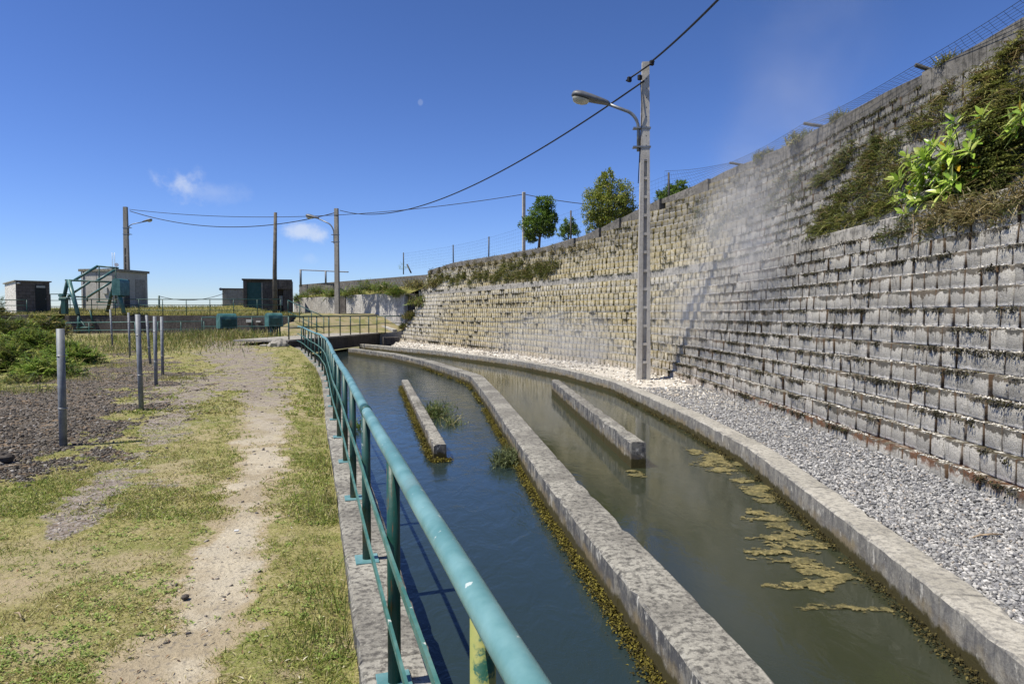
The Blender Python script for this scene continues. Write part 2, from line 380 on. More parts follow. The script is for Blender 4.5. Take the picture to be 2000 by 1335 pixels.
# ------------------------------------------------------------------ the ground
EDGE = [(2.5,-12),(1.3,-3.5)]+[(x-.14, y) for x, y in RAILP[::12]]+[(-10.1,30.4),(-10.0,32),(-8.5,41.0),(-7.6,42.2),(-6.9,43.2),(-6.9,62)]
EDGE = np.array(sorted(EDGE, key=lambda p: p[1]))
def edge_x(y): return np.interp(y, EDGE[:,1], EDGE[:,0])
def zG(x, y):
    x = np.asarray(x, float); y = np.asarray(y, float)
    b = np.interp(y, [-10, 4, 8.5, 11.5, 15, 20, 24, 29, 35, 42], [-.06,-.05,-.06, .0, .02, .04, .12, .26, .40, .5])
    b = b+sstep(-.4, 5., (y-41.7)+.6*(-8.3-x))*1.2*sstep(-14.6, -13.2, x)*sstep(36,40,y)
    b = b-sstep(.8, 1.9, -x/(np.abs(y)+6))*2.2        # the bank falls away to the left
    b = b-.05*sstep(.5, 0, edge_x(y)-x)*sstep(30, 27, y)
    return b+.05*(fbm(x*.5, y*.5, 3)-.5)+.018*(fbm(x*3, y*3, 5)-.5)
def seg_dist(x, y, P):
    d = np.full(x.shape, 1e9); tpar = np.zeros(x.shape)
    for i in range(len(P)-1):
        a, b = np.array(P[i][:2]), np.array(P[i+1][:2]); ab = b-a
        t = np.clip(((x-a[0])*ab[0]+(y-a[1])*ab[1])/(ab@ab), 0, 1)
        dd = np.hypot(x-a[0]-t*ab[0], y-a[1]-t*ab[1]); m = dd < d
        d = np.where(m, dd, d); tpar = np.where(m, i+t, tpar)
    return d, tpar
def poly_sd(x, y, P):                                 # >0 inside
    d, _ = seg_dist(x, y, list(P)+[P[0]]); ins = np.zeros(x.shape, bool)
    for i in range(len(P)):
        (x1, y1), (x2, y2) = P[i][:2], P[(i+1) % len(P)][:2]
        ins ^= ((y1 > y) != (y2 > y)) & (x < (x2-x1)*(y-y1)/(y2-y1+1e-12)+x1)
    return np.where(ins, d, -d)
GP = lambda L, z=-.03: [tuple(at(a, b, z)[:2]) for a, b in L]
TRAIL = GP([(300,1500),(340,1335),(385,1210),(425,1120),(470,1020),(505,920),(522,850),(522,800),(505,760),(478,722),(455,700),(440,682),(450,668)])
TRAIL_W = [.20,.19,.20,.21,.18,.20,.25,.30,.42,.62,.8,.95,.9]
TRAIL2 = GP([(520,775),(400,740),(360,800),(300,862),(240,912),(175,1000),(110,1050)])
TRAIL2_W = [.5,.9,.45,.22,.30,.20,.10]
GRAV = GP([(-180,1010),(-180,800),(0,765),(110,735),(215,690),(330,712),(352,745),(330,790),(262,838),(205,880),(120,912),(30,925)], -.03)
PATCHES = [(at(px,py,-.04), rx, ry) for px, py, rx, ry in [(60,1260,.30,.22),(30,1150,.3,.3),(250,1290,.2,.12),(330,905,.35,.4),(340,935,.5,.25),(640,1235,.18,.14),(570,1300,.12,.1)]]
def ground_masks(x, y):
    n1 = fbm(x*2.2, y*2.2, 21)-.5; n2 = fbm(x*7, y*7, 22)-.5; n3 = fbm(x*.9, y*.9, 40)-.5
    d, t = seg_dist(x, y, TRAIL); wd = np.interp(t, range(len(TRAIL_W)), TRAIL_W)
    tr = sstep(2.1, .1, d/wd + n1*2.0+n2*1.5)
    d2, t2 = seg_dist(x, y, TRAIL2); w2 = np.interp(t2, range(len(TRAIL2_W)), TRAIL2_W)
    tr2 = .8*sstep(1.3, .2, d2/w2+n1*3.2+n2*2.2+(fbm(x*1.3, y*1.3, 77)-.5)*2.)
    gr = sstep(-.25, .35, poly_sd(x, y, GRAV)/(.3+.06*np.maximum(y, 0))+n1*2.4+n2*1.6+(fbm(x*1.1, y*1.1, 78)-.56)*2.2)
    ba = np.zeros(x.shape)
    for p, rx, ry in PATCHES: ba = np.maximum(ba, sstep(1.2, .4, np.hypot((x-p.x)/rx, (y-p.y)/ry)+n1*1.4+n2))
    path = sstep(.5, -.4, np.abs(y-34.6-.15*(x+12))-.9+n1)*sstep(-16, -14.5, x)*sstep(-9, -10.2, x)     # the concrete walk to the bridge
    bare = np.clip(sstep(.05, .26, n3+n2*.7+n1*.35)*.7+ba*.8, 0, 1)
    return tr, tr2, gr, bare, path
ys = [-10.]; 
while ys[-1] < 60: ys.append(ys[-1]+max(.03, min(.6, .011*abs(ys[-1])+.014)) if ys[-1] > 1.6 else ys[-1]+.3)
ys = np.array(ys); nx = 300
tt = np.linspace(0, 1, nx)**1.35
GX = edge_x(ys)[:,None] - tt[None,:]*(1.25*np.abs(ys)+9)[:,None]; GY = np.repeat(ys[:,None], nx, 1)
GZ = zG(GX, GY)
tr, tr2, gr, bare, path = ground_masks(GX, GY)
V = np.stack([GX, GY, GZ], -1).reshape(-1, 3)
ii = np.arange(len(ys)*nx).reshape(len(ys), nx)
F = np.stack([ii[:-1,:-1], ii[1:,:-1], ii[1:,1:], ii[:-1,1:]], -1).reshape(-1, 4)[:, ::-1]
F = F[:, ::-1] if False else F
k = NM('meadow_and_dirt', .95, .15)
fine = k.noise(120, 3, .7); med = k.noise(28, 5, .65); pb = k.vor(55, None, 'Color'); pbd = k.vor(55)
turf0 = k.mix(med, (.19,.19,.06), (.32,.30,.11))
dirt = k.mix(med, (.34,.295,.215), (.55,.49,.375)); dirt = k.mix(k.ramp(k.noise(3,4), .4, .65), dirt, (.41,.365,.28))
dirt = k.mix(k.ramp(k.noise(1.05, 4, .6), .47, .60, 0, .85), dirt, k.mix(med, (.23,.185,.12), (.37,.31,.21)))
dirt = k.mix(k.math('MULTIPLY', k.ramp(k.sep(pb, 0), .90, .96), .6), dirt, (.16,.145,.13))
dirt2 = k.mix(k.ramp(k.noise(9,5,.7),.35,.65), (.125,.10,.078), (.29,.245,.195)); dirt2 = k.mix(k.ramp(k.noise(2.1,5,.7), .48, .6, 0, .75), dirt2, turf0); dirt2 = k.mix(k.math('MULTIPLY', k.ramp(k.sep(pb, 1), .62, .8), .7), dirt2, (.36,.33,.31))
dirt2 = k.mix(k.math('MULTIPLY', k.ramp(k.sep(pb, 2), .78, .9), .7), dirt2, (.10,.085,.08))
grav = k.mix(k.sep(pb, 0), (.043,.037,.029), (.112,.095,.073)); grav = k.mix(k.ramp(k.noise(5,5,.7),.5,.62,0,.7), grav, (.22,.15,.085)); grav = k.mix(k.ramp(k.sep(pb, 1), .86, .92), grav, (.30,.28,.26))
turf = k.mix(k.ramp(med, .3, .7), (.18,.175,.052), (.33,.30,.125)); turf = k.mix(k.ramp(k.noise(1.1, 5, .6), .42, .62, 0, .8), turf, (.16,.185,.045)); turf = k.mix(k.ramp(k.noise(45, 5, .75), .5, .66, 0, .75), turf, (.42,.36,.21)); turf = k.mix(k.ramp(k.noise(38, 5, .75), .52, .66, 0, .8), turf, (.16,.115,.07))
turf = k.mix(k.ramp(fine, .45, .75, 0, .45), turf, (.13,.10,.05))
brn = k.mix(med, (.26,.205,.12), (.42,.355,.24))
c = k.mix(k.math('MULTIPLY', k.attr('bare'), k.ramp(k.noise(16, 5, .7), .30, .52)), turf, brn)
far = k.ramp(k.sep(k.geo.outputs['Position'], 1), 7, 15)
tm = k.math('ADD', k.attr('trail'), k.math('MULTIPLY', k.math('SUBTRACT', med, .5), .8), 0, True)
c = k.mix(k.ramp(tm, .22, .45), c, k.mix(far, k.mix(k.ramp(tm, .42, .85), brn, dirt), dirt2))
t2m = k.math('ADD', k.attr('trail_two'), k.math('MULTIPLY', k.math('SUBTRACT', med, .5), .9), 0, True)
c = k.mix(k.ramp(t2m, .25, .65), c, dirt2)
gm = k.math('ADD', k.attr('gravel'), k.math('MULTIPLY', k.math('SUBTRACT', k.noise(6, 5, .7), .5), .9), 0, True)
c = k.mix(k.ramp(gm, .35, .6), c, grav)
c = k.mix(k.math('MULTIPLY', k.ramp(k.sep(k.geo.outputs['Position'], 1), 37, 40), .65), c, k.mix(k.ramp(k.noise(1.6,5,.7), .4, .6), (.15,.15,.06), (.30,.24,.17)))
c = k.mix(k.attr('walk'), c, (.42,.39,.35))
k.col(c); k.bump(med, .8, .03); k.bump(pbd, .35, .008); k.bump(fine, .5, .006)
M['ground'] = k.m
g = np_mesh('ground', V, F, M['ground'], None, True, dict(trail=('POINT', tr.ravel()), trail_two=('POINT', tr2.ravel()), gravel=('POINT', gr.ravel()), bare=('POINT', bare.ravel()), walk=('POINT', path.ravel())))
tag(g, kind='structure')
M['land'] = simple('far_meadow', (.09,.10,.03), (.16,.14,.06), .95, .05)
tag(MB().add([(-6000,-6000,-6),(6000,-6000,-6),(6000,6000,-6),(-6000,6000,-6)], [(0,1,2,3)]).build('lowland', M['land']), kind='structure')

# ------------------------------------------------------------------ water
def strip(name, A, B, z, m, n=6):
    A, B = np.asarray(A), np.asarray(B); N = len(A); V = []
    for i in range(N):
        for j in range(n): p = A[i]+(B[i]-A[i])*j/(n-1); V.append((p[0], p[1], z))
    ii = np.arange(N*n).reshape(N, n)
    return np_mesh(name, V, np.stack([ii[:-1,:-1], ii[:-1,1:], ii[1:,1:], ii[1:,:-1]], -1).reshape(-1,4), m, None, True)
def resample(Q, n):
    s = curve_len(Q); u = np.linspace(0, s[-1], n); return np.c_[np.interp(u, s, Q[:,0]), np.interp(u, s, Q[:,1])]
k = NM('channel_water', .035, .5); k.b.inputs['IOR'].default_value = 1.333
y_ = k.sep(k.geo.outputs['Position'], 1); x_ = k.sep(k.geo.outputs['Position'], 0)
mur = k.mix(k.noise(.5, 3), (.012,.020,.017), (.020,.026,.018))
side = k.ramp(k.math('ADD', x_, k.math('MULTIPLY', y_, .14)), 1.35, 1.6)      # the quieter right-hand channel is greener
k.col(k.mix(side, k.mix(k.noise(.6,3), (.016,.028,.029), (.022,.035,.034)), k.mix(k.noise(1.2,4,.6), (.038,.041,.022), (.025,.031,.020))))
fl = k.noise(5.5, 5, .6, k.pos((1,.55,1)), dist=.8); f2 = k.noise(26, 3, .6, k.pos((1,.6,1)))
amp = k.mix(side, (1,1,1), (.22,.22,.22))
k.bump(k.math('MULTIPLY', fl, amp), .20, .05); k.bump(k.math('MULTIPLY', f2, amp), .16, .010)
M['water'] = k.m
wl = resample(CURB_L, 120); wr = resample(np.r_[IN_R+normals2(IN_R)*.1, [[-9.2,38.6]]], 120)
tag(strip('water', wl, wr, WATER, M['water'], 8), kind='structure')
tag(strip('channel_bed', wl, wr, WATER-.9, M['old_conc'], 3), kind='structure')

# ------------------------------------------------------------------ the low channel walls
def ribbon(name, C, wd, z0, z1, m, label, cat, jit=.0025, bev=.016, group=None):
    C = np.asarray(C, float); s_ = curve_len(C); zz = z1 if np.ndim(z1) else np.full(len(C), float(z1))
    u = np.arange(0, s_[-1], .11); inset = np.zeros(len(u))
    for q in np.arange(1.7, s_[-1]-.5, 2.6)+RNG.normal(0, .05, len(np.arange(1.7, s_[-1]-.5, 2.6))): u = np.r_[u, q-.012, q, q+.012]; inset = np.r_[inset, 0, .014, 0]
    u = np.r_[u, s_[-1]]; inset = np.r_[inset, 0]; od = np.argsort(u); u, inset = u[od], inset[od]
    N0 = normals2(C); N = np.c_[np.interp(u, s_, N0[:,0]), np.interp(u, s_, N0[:,1])]; zt = np.interp(u, s_, zz)-inset
    C = np.c_[np.interp(u, s_, C[:,0]), np.interp(u, s_, C[:,1])]; n = len(C); h = wd/2
    chip = .018*np.clip(vnoise(u*7, u*0+len(label), 55)-.78, 0, 1)/.22; chip2 = .018*np.clip(vnoise(u*7, u*0+len(label)+9, 56)-.78, 0, 1)/.22
    prof = [(-h, 0), (-h, None, -bev), (-h+bev, None, 0), (0, None, .004), (h-bev, None, 0), (h, None, -bev), (h, 0)]
    V = []
    for i in range(n):
        for q in prof:
            z = z0 if q[1] == 0 else zt[i]+q[2]
            e = q[0]*(1-inset[i]/h)+RNG.normal(0, jit)
            if q[1] is None and abs(q[0]) > h*.7: ch_ = (chip if q[0] < 0 else chip2)[i]; e -= math.copysign(ch_*.6, q[0]); z -= ch_ if q[2] == 0 else ch_*1.3
            V.append((C[i,0]+N[i,0]*e, C[i,1]+N[i,1]*e, z+(RNG.normal(0, jit*.6) if q[1] is None else 0)))
    k_ = len(prof); ii = np.arange(n*k_).reshape(n, k_)
    F = np.stack([ii[:-1,:-1], ii[:-1,1:], ii[1:,1:], ii[1:,:-1]], -1).reshape(-1,4).tolist()
    F += [list(range(k_)), list(range((n-1)*k_, n*k_))[::-1]]
    o = np_mesh(name, V, [f[::-1] for f in F], m); return tag(o, label, cat, group)
cz = np.interp(CURB_L[:,1], [-5, 20, 26, 31], [0, 0, .06, .22])
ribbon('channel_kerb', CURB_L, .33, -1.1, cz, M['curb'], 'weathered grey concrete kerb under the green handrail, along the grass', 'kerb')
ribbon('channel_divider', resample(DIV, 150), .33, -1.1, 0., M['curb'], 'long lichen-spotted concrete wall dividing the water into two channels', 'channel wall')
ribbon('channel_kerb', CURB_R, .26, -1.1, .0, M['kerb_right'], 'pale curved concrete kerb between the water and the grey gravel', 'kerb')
a, b = at(860,868,-.066), at(791,741,-.066)
L1 = np.array([[a.x+(b.x-a.x)*t, a.y+(b.y-a.y)*t] for t in np.linspace(0,1,40)])
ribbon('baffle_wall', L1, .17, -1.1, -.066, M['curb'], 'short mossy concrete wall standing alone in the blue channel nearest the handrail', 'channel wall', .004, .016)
a, b = at(1247,863,.045), at(1084,741,.045)
L2 = np.array([[a.x+(b.x-a.x)*t, a.y+(b.y-a.y)*t] for t in np.linspace(0,1,40)])
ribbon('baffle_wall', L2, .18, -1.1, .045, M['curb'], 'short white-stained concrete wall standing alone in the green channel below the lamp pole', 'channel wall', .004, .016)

# gravel bed between the right kerb and the block wall
k = NM('gravel_bed', .95, .2); pb = k.vor(38, None, 'Color')
c = k.mix(k.sep(pb, 0), (.24,.24,.235), (.52,.51,.49)); c = k.mix(k.ramp(k.sep(pb,1), .86, .94), c, (.13,.13,.135))
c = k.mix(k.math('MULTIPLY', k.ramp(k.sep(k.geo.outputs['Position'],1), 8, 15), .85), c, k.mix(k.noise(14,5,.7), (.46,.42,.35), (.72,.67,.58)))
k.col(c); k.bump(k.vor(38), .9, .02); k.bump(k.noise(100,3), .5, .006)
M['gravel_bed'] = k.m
nn = 160
A = resample(CURB_R[:int(len(CURB_R)*.93)], nn); Bw = resample(WBASE+WN*.12, nn)
V = []; 
for i in range(nn):
    for j in range(9):
        p = A[i]+(Bw[i]-A[i])*j/8; V.append((p[0], p[1], -.055+.03*(vnoise(p[0]*2, p[1]*2, 4)-.5)+.02*j/8))
ii = np.arange(nn*9).reshape(nn, 9)
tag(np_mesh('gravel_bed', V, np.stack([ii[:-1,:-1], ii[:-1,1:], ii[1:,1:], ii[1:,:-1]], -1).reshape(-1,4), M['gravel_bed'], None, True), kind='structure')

# ------------------------------------------------------------------ the big block wall
k = NM('block_masonry', .92, .2)
uv = k.attr('uvw', 'Vector'); bu, bv, bs = k.sep(uv, 0), k.sep(uv, 1), k.sep(uv, 2)     # across the block, up the block, metres along the wall
rnd = k.geo.outputs['Random Per Island']; P_ = k.geo.outputs['Position']; Y_ = k.sep(P_, 1); Z_ = k.sep(P_, 2)
fine = k.noise(85, 4, .75); med = k.noise(13, 5, .65); big = k.noise(.55, 4, .6); grit = k.vor(120)
c = k.mix(k.math('ADD', k.math('MULTIPLY', rnd, .75), k.math('MULTIPLY', med, .35)), (.30,.285,.25), (.52,.495,.44))
farm = k.ramp(k.math('ADD', Y_, k.math('MULTIPLY', k.math('SUBTRACT', big, .5), 9.)), 15.5, 21.0)
och = k.mix(rnd, (.42,.36,.225), (.60,.54,.385)); och = k.mix(k.ramp(k.noise(7,4), .48, .66), och, (.44,.35,.16))
c = k.mix(k.math('MULTIPLY', farm, k.ramp(Z_, 5.4, 3.2, .35, 1.)), c, och)
endw = k.ramp(k.math('ADD', Y_, k.math('MULTIPLY', k.math('SUBTRACT', med, .5), 5.)), 36, 40.5)
c = k.mix(k.math('MULTIPLY', endw, .8), c, (.66,.63,.56))
bel = k.math('MULTIPLY', k.math('MULTIPLY', farm, k.ramp(k.math('ABSOLUTE', k.math('SUBTRACT', Z_, 2.72)), .42, .1)), k.ramp(k.noise(1.6,5,.7), .4, .6))
c = k.mix(k.math('MULTIPLY', bel, .75), c, (.64,.61,.54))
wid = k.math('MULTIPLY', k.ramp(k.math('ADD', Y_, k.math('MULTIPLY', big, 3)), 13, 17), k.ramp(k.math('ADD', Z_, k.math('MULTIPLY', med, .8)), 1.0, .2))
c = k.mix(k.math('MULTIPLY', wid, .75), c, (.52,.44,.36))
c = k.mix(k.ramp(fine, .30, .60, .7, 0), c, (.085,.08,.072))
c = k.mix(k.ramp(k.noise(45, 3, .6), .62, .72, 0, .55), c, (.62,.60,.56))
c = k.mix(k.math('MULTIPLY', k.ramp(Z_, 3.4, 4.6), k.ramp(k.noise(1.4,5,.6), .35, .6, .25, .8)), c, (.095,.09,.08))
# efflorescence along the foot of each course
ef = k.ramp(k.math('ADD', bv, k.math('MULTIPLY', k.noise(17, 5, .75), -.42)), .0, -.12)
c = k.mix(k.math('MULTIPLY', ef, k.ramp(k.noise(1.0,3), .3, .6, .35, 1.)), c, (.74,.71,.65))
# dark growth that hangs in tongues from the ledge above, and black drips
sv = k.n('ShaderNodeCombineXYZ'); k.l(bs, sv.inputs[0]); k.l(k.math('MULTIPLY', Z_, .8), sv.inputs[1])
tong = k.noise(13, 6, .74, sv.outputs[0]); spot = k.noise(1.3, 5, .72, sv.outputs[0])
ln_ = k.math('ADD', k.math('MULTIPLY', tong, .9), k.math('MULTIPLY', spot, 1.5))
up_ = k.math('SUBTRACT', k.math('ADD', bv, ln_), 1.93)
tn = k.ramp(up_, 0, .07)
dk = k.mix(k.ramp(k.noise(2.2,4), .4, .65), (.040,.038,.032), (.085,.066,.045))
dk = k.mix(k.math('MULTIPLY', k.ramp(Y_, 13, 17), .6), dk, (.13,.085,.06))
dk = k.mix(k.math('MULTIPLY', farm, .85), dk, (.20,.165,.07))
c = k.mix(k.math('MULTIPLY', tn, k.math('MULTIPLY_ADD', farm, -.42, .88)), c, dk)
topf = k.ramp(k.sep(k.geo.outputs['Normal'], 2), .55, .8)
c = k.mix(topf, c, k.mix(k.ramp(k.noise(9, 6, .78), .40, .52), (.58,.55,.48), (.08,.068,.04)))
drip = k.math('MULTIPLY', k.ramp(k.noise(16, 4, .6, k.pos((1.6,1.6,.18))), .56, .68), k.ramp(bv, .05, .75))
c = k.mix(k.math('MULTIPLY', drip, .72), c, (.06,.053,.045))
# brown joints
jn = k.ramp(k.math('ADD', k.math('ABSOLUTE', k.math('SUBTRACT', bu, .5)), k.math('MULTIPLY', farm, k.math('MULTIPLY', k.math('SUBTRACT', k.noise(11,4,.7), .34), .55))), .455, .497)
c = k.mix(k.math('MULTIPLY', jn, k.ramp(k.noise(3.1, 4, .7), .34, .52, .65, 1.)), c, k.mix(farm, k.mix(k.noise(1.9,3), (.045,.036,.026), (.12,.07,.038)), (.135,.11,.04)))
rust = k.math('MULTIPLY', k.ramp(k.math('ABSOLUTE', k.math('SUBTRACT', k.math('ADD', Z_, k.math('MULTIPLY', k.noise(9,4,.7), -.10)), .075)), .075, .02), k.ramp(k.noise(5, 5, .7), .45, .56))
rust = k.math('MULTIPLY', rust, k.ramp(Y_, 15, 11))
c = k.mix(k.math('MULTIPLY', rust, .85), c, k.mix(med, (.07,.032,.017), (.17,.075,.035)))
k.col(c); k.bump(med, .6, .03); k.bump(grit, .45, .008); k.bump(fine, .7, .010)
M['block'] = k.m

def courses(name, rows, s0, s1, parent, L=.255, off0=0., bev=.011):
    """rows: (z of the foot, setback, clip function).  Each block a bevelled body of its own inside one mesh"""
    V, F, A = [], [], []
    for r, (z, off, keep) in enumerate(rows):
        s = s0+(r % 2)*L*.5-L
        while s < s1:
            l = L*(1+RNG.normal(0, .02)); sa, sb = max(s, s0), min(s+l, s1); s += l
            if sb-sa < .05 or not keep((sa+sb)/2): continue
            o = off+RNG.normal(0, .007)+(0.02 if RNG.random() < .05 else 0); gap = .0045+abs(RNG.normal(0, .003)); h = ROW
            tl = RNG.normal(0, .006, 4); zt = z+h-.003+RNG.normal(0, .003); bb = bev*(1+abs(RNG.normal(0, .5)))
            q = [wxy(sa+gap, 0), wxy(sb-gap, 0)]; nm = [np.array([np.interp(x, WS, WN[:,0]), np.interp(x, WS, WN[:,1])]) for x in (sa, sb)]
            T = (q[1]-q[0])/np.hypot(*(q[1]-q[0])); n0 = len(V)
            for (e, zz, ins, ti) in ((0, z, 0, 0), (1, z, 0, 1), (1, zt, 0, 2), (0, zt, 0, 3)):          # outer ring, a little behind the face
                p = q[e]+nm[e]*(o+bb+tl[ti]); V.append((p[0], p[1], zz)); A.append((e, (zz-z)/h, sa if e == 0 else sb))
            for (e, zz, ti) in ((0, z+bb, 0), (1, z+bb, 1), (1, zt-bb, 2), (0, zt-bb, 3)):               # face
                p = q[e]+nm[e]*(o+tl[ti])+T*(bb if e == 0 else -bb); V.append((p[0], p[1], zz)); A.append((.07 if e == 0 else .93, (zz-z)/h, sa if e == 0 else sb))
            for (e, zz) in ((0, z), (1, z), (1, zt), (0, zt)):                                           # back
                p = q[e]+nm[e]*(o+.26); V.append((p[0], p[1], zz)); A.append((e, (zz-z)/h*.6 if zz > z else 0, sa if e == 0 else sb))
            f = lambda *i: F.append(tuple(n0+j for j in i))
            f(4,5,6,7)
            for a_ in range(4): f(a_, (a_+1) % 4, 4+(a_+1) % 4, 4+a_)
            f(3,2,10,11); f(1,0,8,9); f(0,3,11,8); f(2,1,9,10)
    F = np.array(F)[:, ::-1]
    return np_mesh(name, V, F, M['block'], parent, False, dict(uvw=('POINT', np.array(A))))
wall = empty('retaining_wall', 'huge curved wall of stepped concrete blocks, stained and mossy, behind the gravel', 'retaining wall')
lim = lambda s: True
lowend = lambda r: (lambda s: s < WS[-1]-r*.10)
courses('lower_courses', [(Z0+r*ROW, r*SET, lowend(r)) for r in range(NLOW)], WS[0], WS[-1], wall)
courses('upper_courses', [(ZU+r*ROW, NLOW*SET+.30+r*SET, (lambda r: (lambda s: r < ntop(s)))(r)) for r in range(14)], WS[0], WS[-1], wall)
def band(name, off0, off1, z0f, z1f, m, parent, sr, step=.5):
    ss = np.arange(sr[0], sr[1]+1e-6, step); a, b = wxy(ss, off0 if np.isscalar(off0) else off0(ss)), wxy(ss, off1 if np.isscalar(off1) else off1(ss)); V = []
    for i in range(len(ss)):
        z0, z1 = z0f(ss[i]), z1f(ss[i]); j = RNG.normal(0, .006)
        V += [(a[i,0], a[i,1]+j, z0), (a[i,0], a[i,1]+j, z1-.012), (a[i,0]+(b[i,0]-a[i,0])*.03, a[i,1]+(b[i,1]-a[i,1])*.03+j, z1), (b[i,0], b[i,1], z1), (b[i,0], b[i,1], z0)]
    ii = np.arange(len(ss)*5).reshape(-1,5); F = []
    for i in range(len(ss)-1):
        for j in range(5): F.append((ii[i,j], ii[i+1,j], ii[i+1,(j+1) % 5], ii[i,(j+1) % 5]))
    F += [tuple(ii[0]), tuple(ii[-1][::-1])]
    return np_mesh(name, V, F, m, parent)
M['band'] = concrete('streaked_band_concrete', (.36,.34,.295), (.09,.085,.075), (.50,.47,.42), None, .75, .4)
M['coping'] = concrete('dark_coping_concrete', (.15,.14,.125), (.05,.048,.042), (.30,.28,.25), None, .8, .35)
band('concrete_band', NLOW*SET-.012, NLOW*SET+.60, lambda s: ZB+.002, lambda s: ZB+BAND, M['band'], wall, (WS[0], WS[-1]))
cuts = [WS[0]]+[float(_s[i]) for i in range(1, 500) if ntop(_s[i]) != ntop(_s[i-1])]+[WS[-1]]
for a_, b_ in zip(cuts[:-1], cuts[1:]):
    n_ = int(ntop((a_+b_)/2)); zt = ZU+n_*ROW; of = NLOW*SET+.30+n_*SET-.06
    band('coping', of, of+.5, lambda s: zt+.002, lambda s: float(TOPZ(s)), M['coping'], wall, (a_+.004, b_-.004), (b_-a_-.008)/max(2, int((b_-a_)/.6)))
def top_off(s): return NLOW*SET+.30+ntop(s)*SET-.06
# rough ground on top of the wall
ss = np.linspace(WS[0], WS[-1], 160); V = []
ow = [.0,.25,.5,.9,1.5,3,6,12,25,50]
for s in ss:
    for q, o in enumerate(ow):
        p = wxy(s, top_off(s)+.40+o); zt = TOPZ(s)
        V.append((p[0], p[1], zt-.03+(.04+.06*min(o,2))*vnoise(p[0]*2.3,p[1]*2.3,9)+min(o, 12)*.02))
ii = np.arange(160*len(ow)).reshape(160, len(ow))
M['scrub'] = simple('dry_scrub_soil', (.10,.085,.04), (.17,.13,.075), .95, 6, .2, 0, .6)
tag(np_mesh('upper_ground', V, np.stack([ii[:-1,:-1], ii[:-1,1:], ii[1:,1:], ii[1:,:-1]], -1).reshape(-1,4), M['scrub'], None, True), kind='structure')
# ------------------------------------------------------------------ the green handrail beside the path
rs = curve_len(RAILP)
def rail_at(s): return np.array([np.interp(s, rs, RAILP[:,0]), np.interp(s, rs, RAILP[:,1])])
def rail_h(y): return float(np.interp(y, [0, 19, 24, 27, 29.5], [1.0, 1.0, 1.02, 1.07, 1.12]))
def kerb_h(y): return float(np.interp(y, [-5, 20, 26, 31], [0, 0, .06, .22]))
rail = empty('handrail', 'long green tube handrail curving along the kerb beside the path', 'handrail')
s_end = np.interp(29.3, RAILP[:,1], rs); s_beg = np.interp(-3.2, RAILP[:,1], rs)
def rail_path(dz, side, n=170):
    out = []
    N_ = normals2(RAILP)
    for s in np.linspace(s_beg, s_end, n):
        p = rail_at(s); nn_ = np.array([np.interp(s, rs, N_[:,0]), np.interp(s, rs, N_[:,1])])
        hh = kerb_h(p[1])+(rail_h(p[1])-kerb_h(p[1]))*dz
        out.append((p[0]-nn_[0]*side, p[1]-nn_[1]*side, hh+.005*math.sin(s*1.7+dz*9)+.002*math.sin(s*5.3+dz*4)))
    return out
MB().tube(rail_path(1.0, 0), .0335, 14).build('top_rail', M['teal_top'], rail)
flat = [(-.006,-.016),(.006,-.016),(.006,.016),(-.006,.016)]
flat2 = [(-.016,-.006),(.016,-.006),(.016,.006),(-.016,.006)]
M['bar'] = paint('pale_green_bar', (.03,.12,.105), (.10,.20,.18), .25, .5, .6)
for q in np.arange(2.2, s_end-1, 6.1):          # sleeves where lengths of tube were joined
    p = rail_path(1.0, 0, 400); i_ = int((q-s_beg)/(s_end-s_beg)*399)
    MB().tube([p[i_-1], p[i_], p[i_+1]], .0365, 14).build('joint_sleeve', M['teal'], rail)
for q in (.665, .36): MB().sweep(rail_path(q, .043), flat).build('middle_rail', M['bar'], rail)
s0 = np.interp(2.94, RAILP[:,1], rs)
post_y = []; n_post = 0
for kx in range(-3, 19):
    s = s0+kx*1.575
    if s > s_end-.05 or s < s_beg: continue
    p = rail_at(s); zk, zt = kerb_h(p[1]), rail_h(p[1])
    m_ = M['teal_lichen'] if kx == -1 else M['teal_rust'] if kx == 0 else M['teal']
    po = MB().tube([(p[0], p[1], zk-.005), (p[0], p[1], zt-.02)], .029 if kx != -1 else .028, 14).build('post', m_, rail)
    if kx == -1: po['label'] = 'post blotched with yellow lichen'
    if kx == 0: po['label'] = 'post with rust running down one side'
    ang = math.atan2(*(rail_at(s+.1)-rail_at(s-.1))[::-1])
    MB().box((p[0], p[1], zk+.006), (.17,.15,.012), ang, .003).build('base_plate', M['teal_top'], po)

# ------------------------------------------------------------------ footbridge
BL, BR = np.array([-9.78,29.9]), np.array([-8.25,41.7]); bd = (BR-BL)/np.hypot(*(BR-BL)); bn = np.array([-bd[1], bd[0]])
def b3(t, o, z): p = BL+(BR-BL)*t+bn*o; return (p[0], p[1], z)
br = empty('footbridge', 'concrete footbridge with green railing over the far end of the channel', 'footbridge')
def prism(bot, top): return MB().add(list(bot)+list(top), [(3,2,1,0),(4,5,6,7),(0,1,5,4),(1,2,6,5),(2,3,7,6),(3,0,4,7)])
deckq = lambda z: [b3(-.03,.16,z), b3(-.03,-.16,z), b3(1.0,-.16,z), b3(1.0,.16,z)]
prism([b3(-.03,-.12,-.16), b3(1,-.12,-.16), b3(1,.12,-.16), b3(-.03,.12,-.16)], [b3(-.03,-.12,.44), b3(1,-.12,.44), b3(1,.12,.44), b3(-.03,.12,.44)]).build('beam', M['old_conc'], br)
prism([b3(-.03,-.16,.44), b3(1,-.16,.44), b3(1,2.4,.44), b3(-.03,2.4,.44)], [b3(-.03,-.16,.52), b3(1,-.16,.52), b3(1,2.4,.52), b3(-.03,2.4,.52)]).build('deck', M['mid_conc'], br)
MB().tube([b3(0,0,1.53), b3(1.0,0,1.53)], .035, 10).build('top_rail', M['teal'], br)
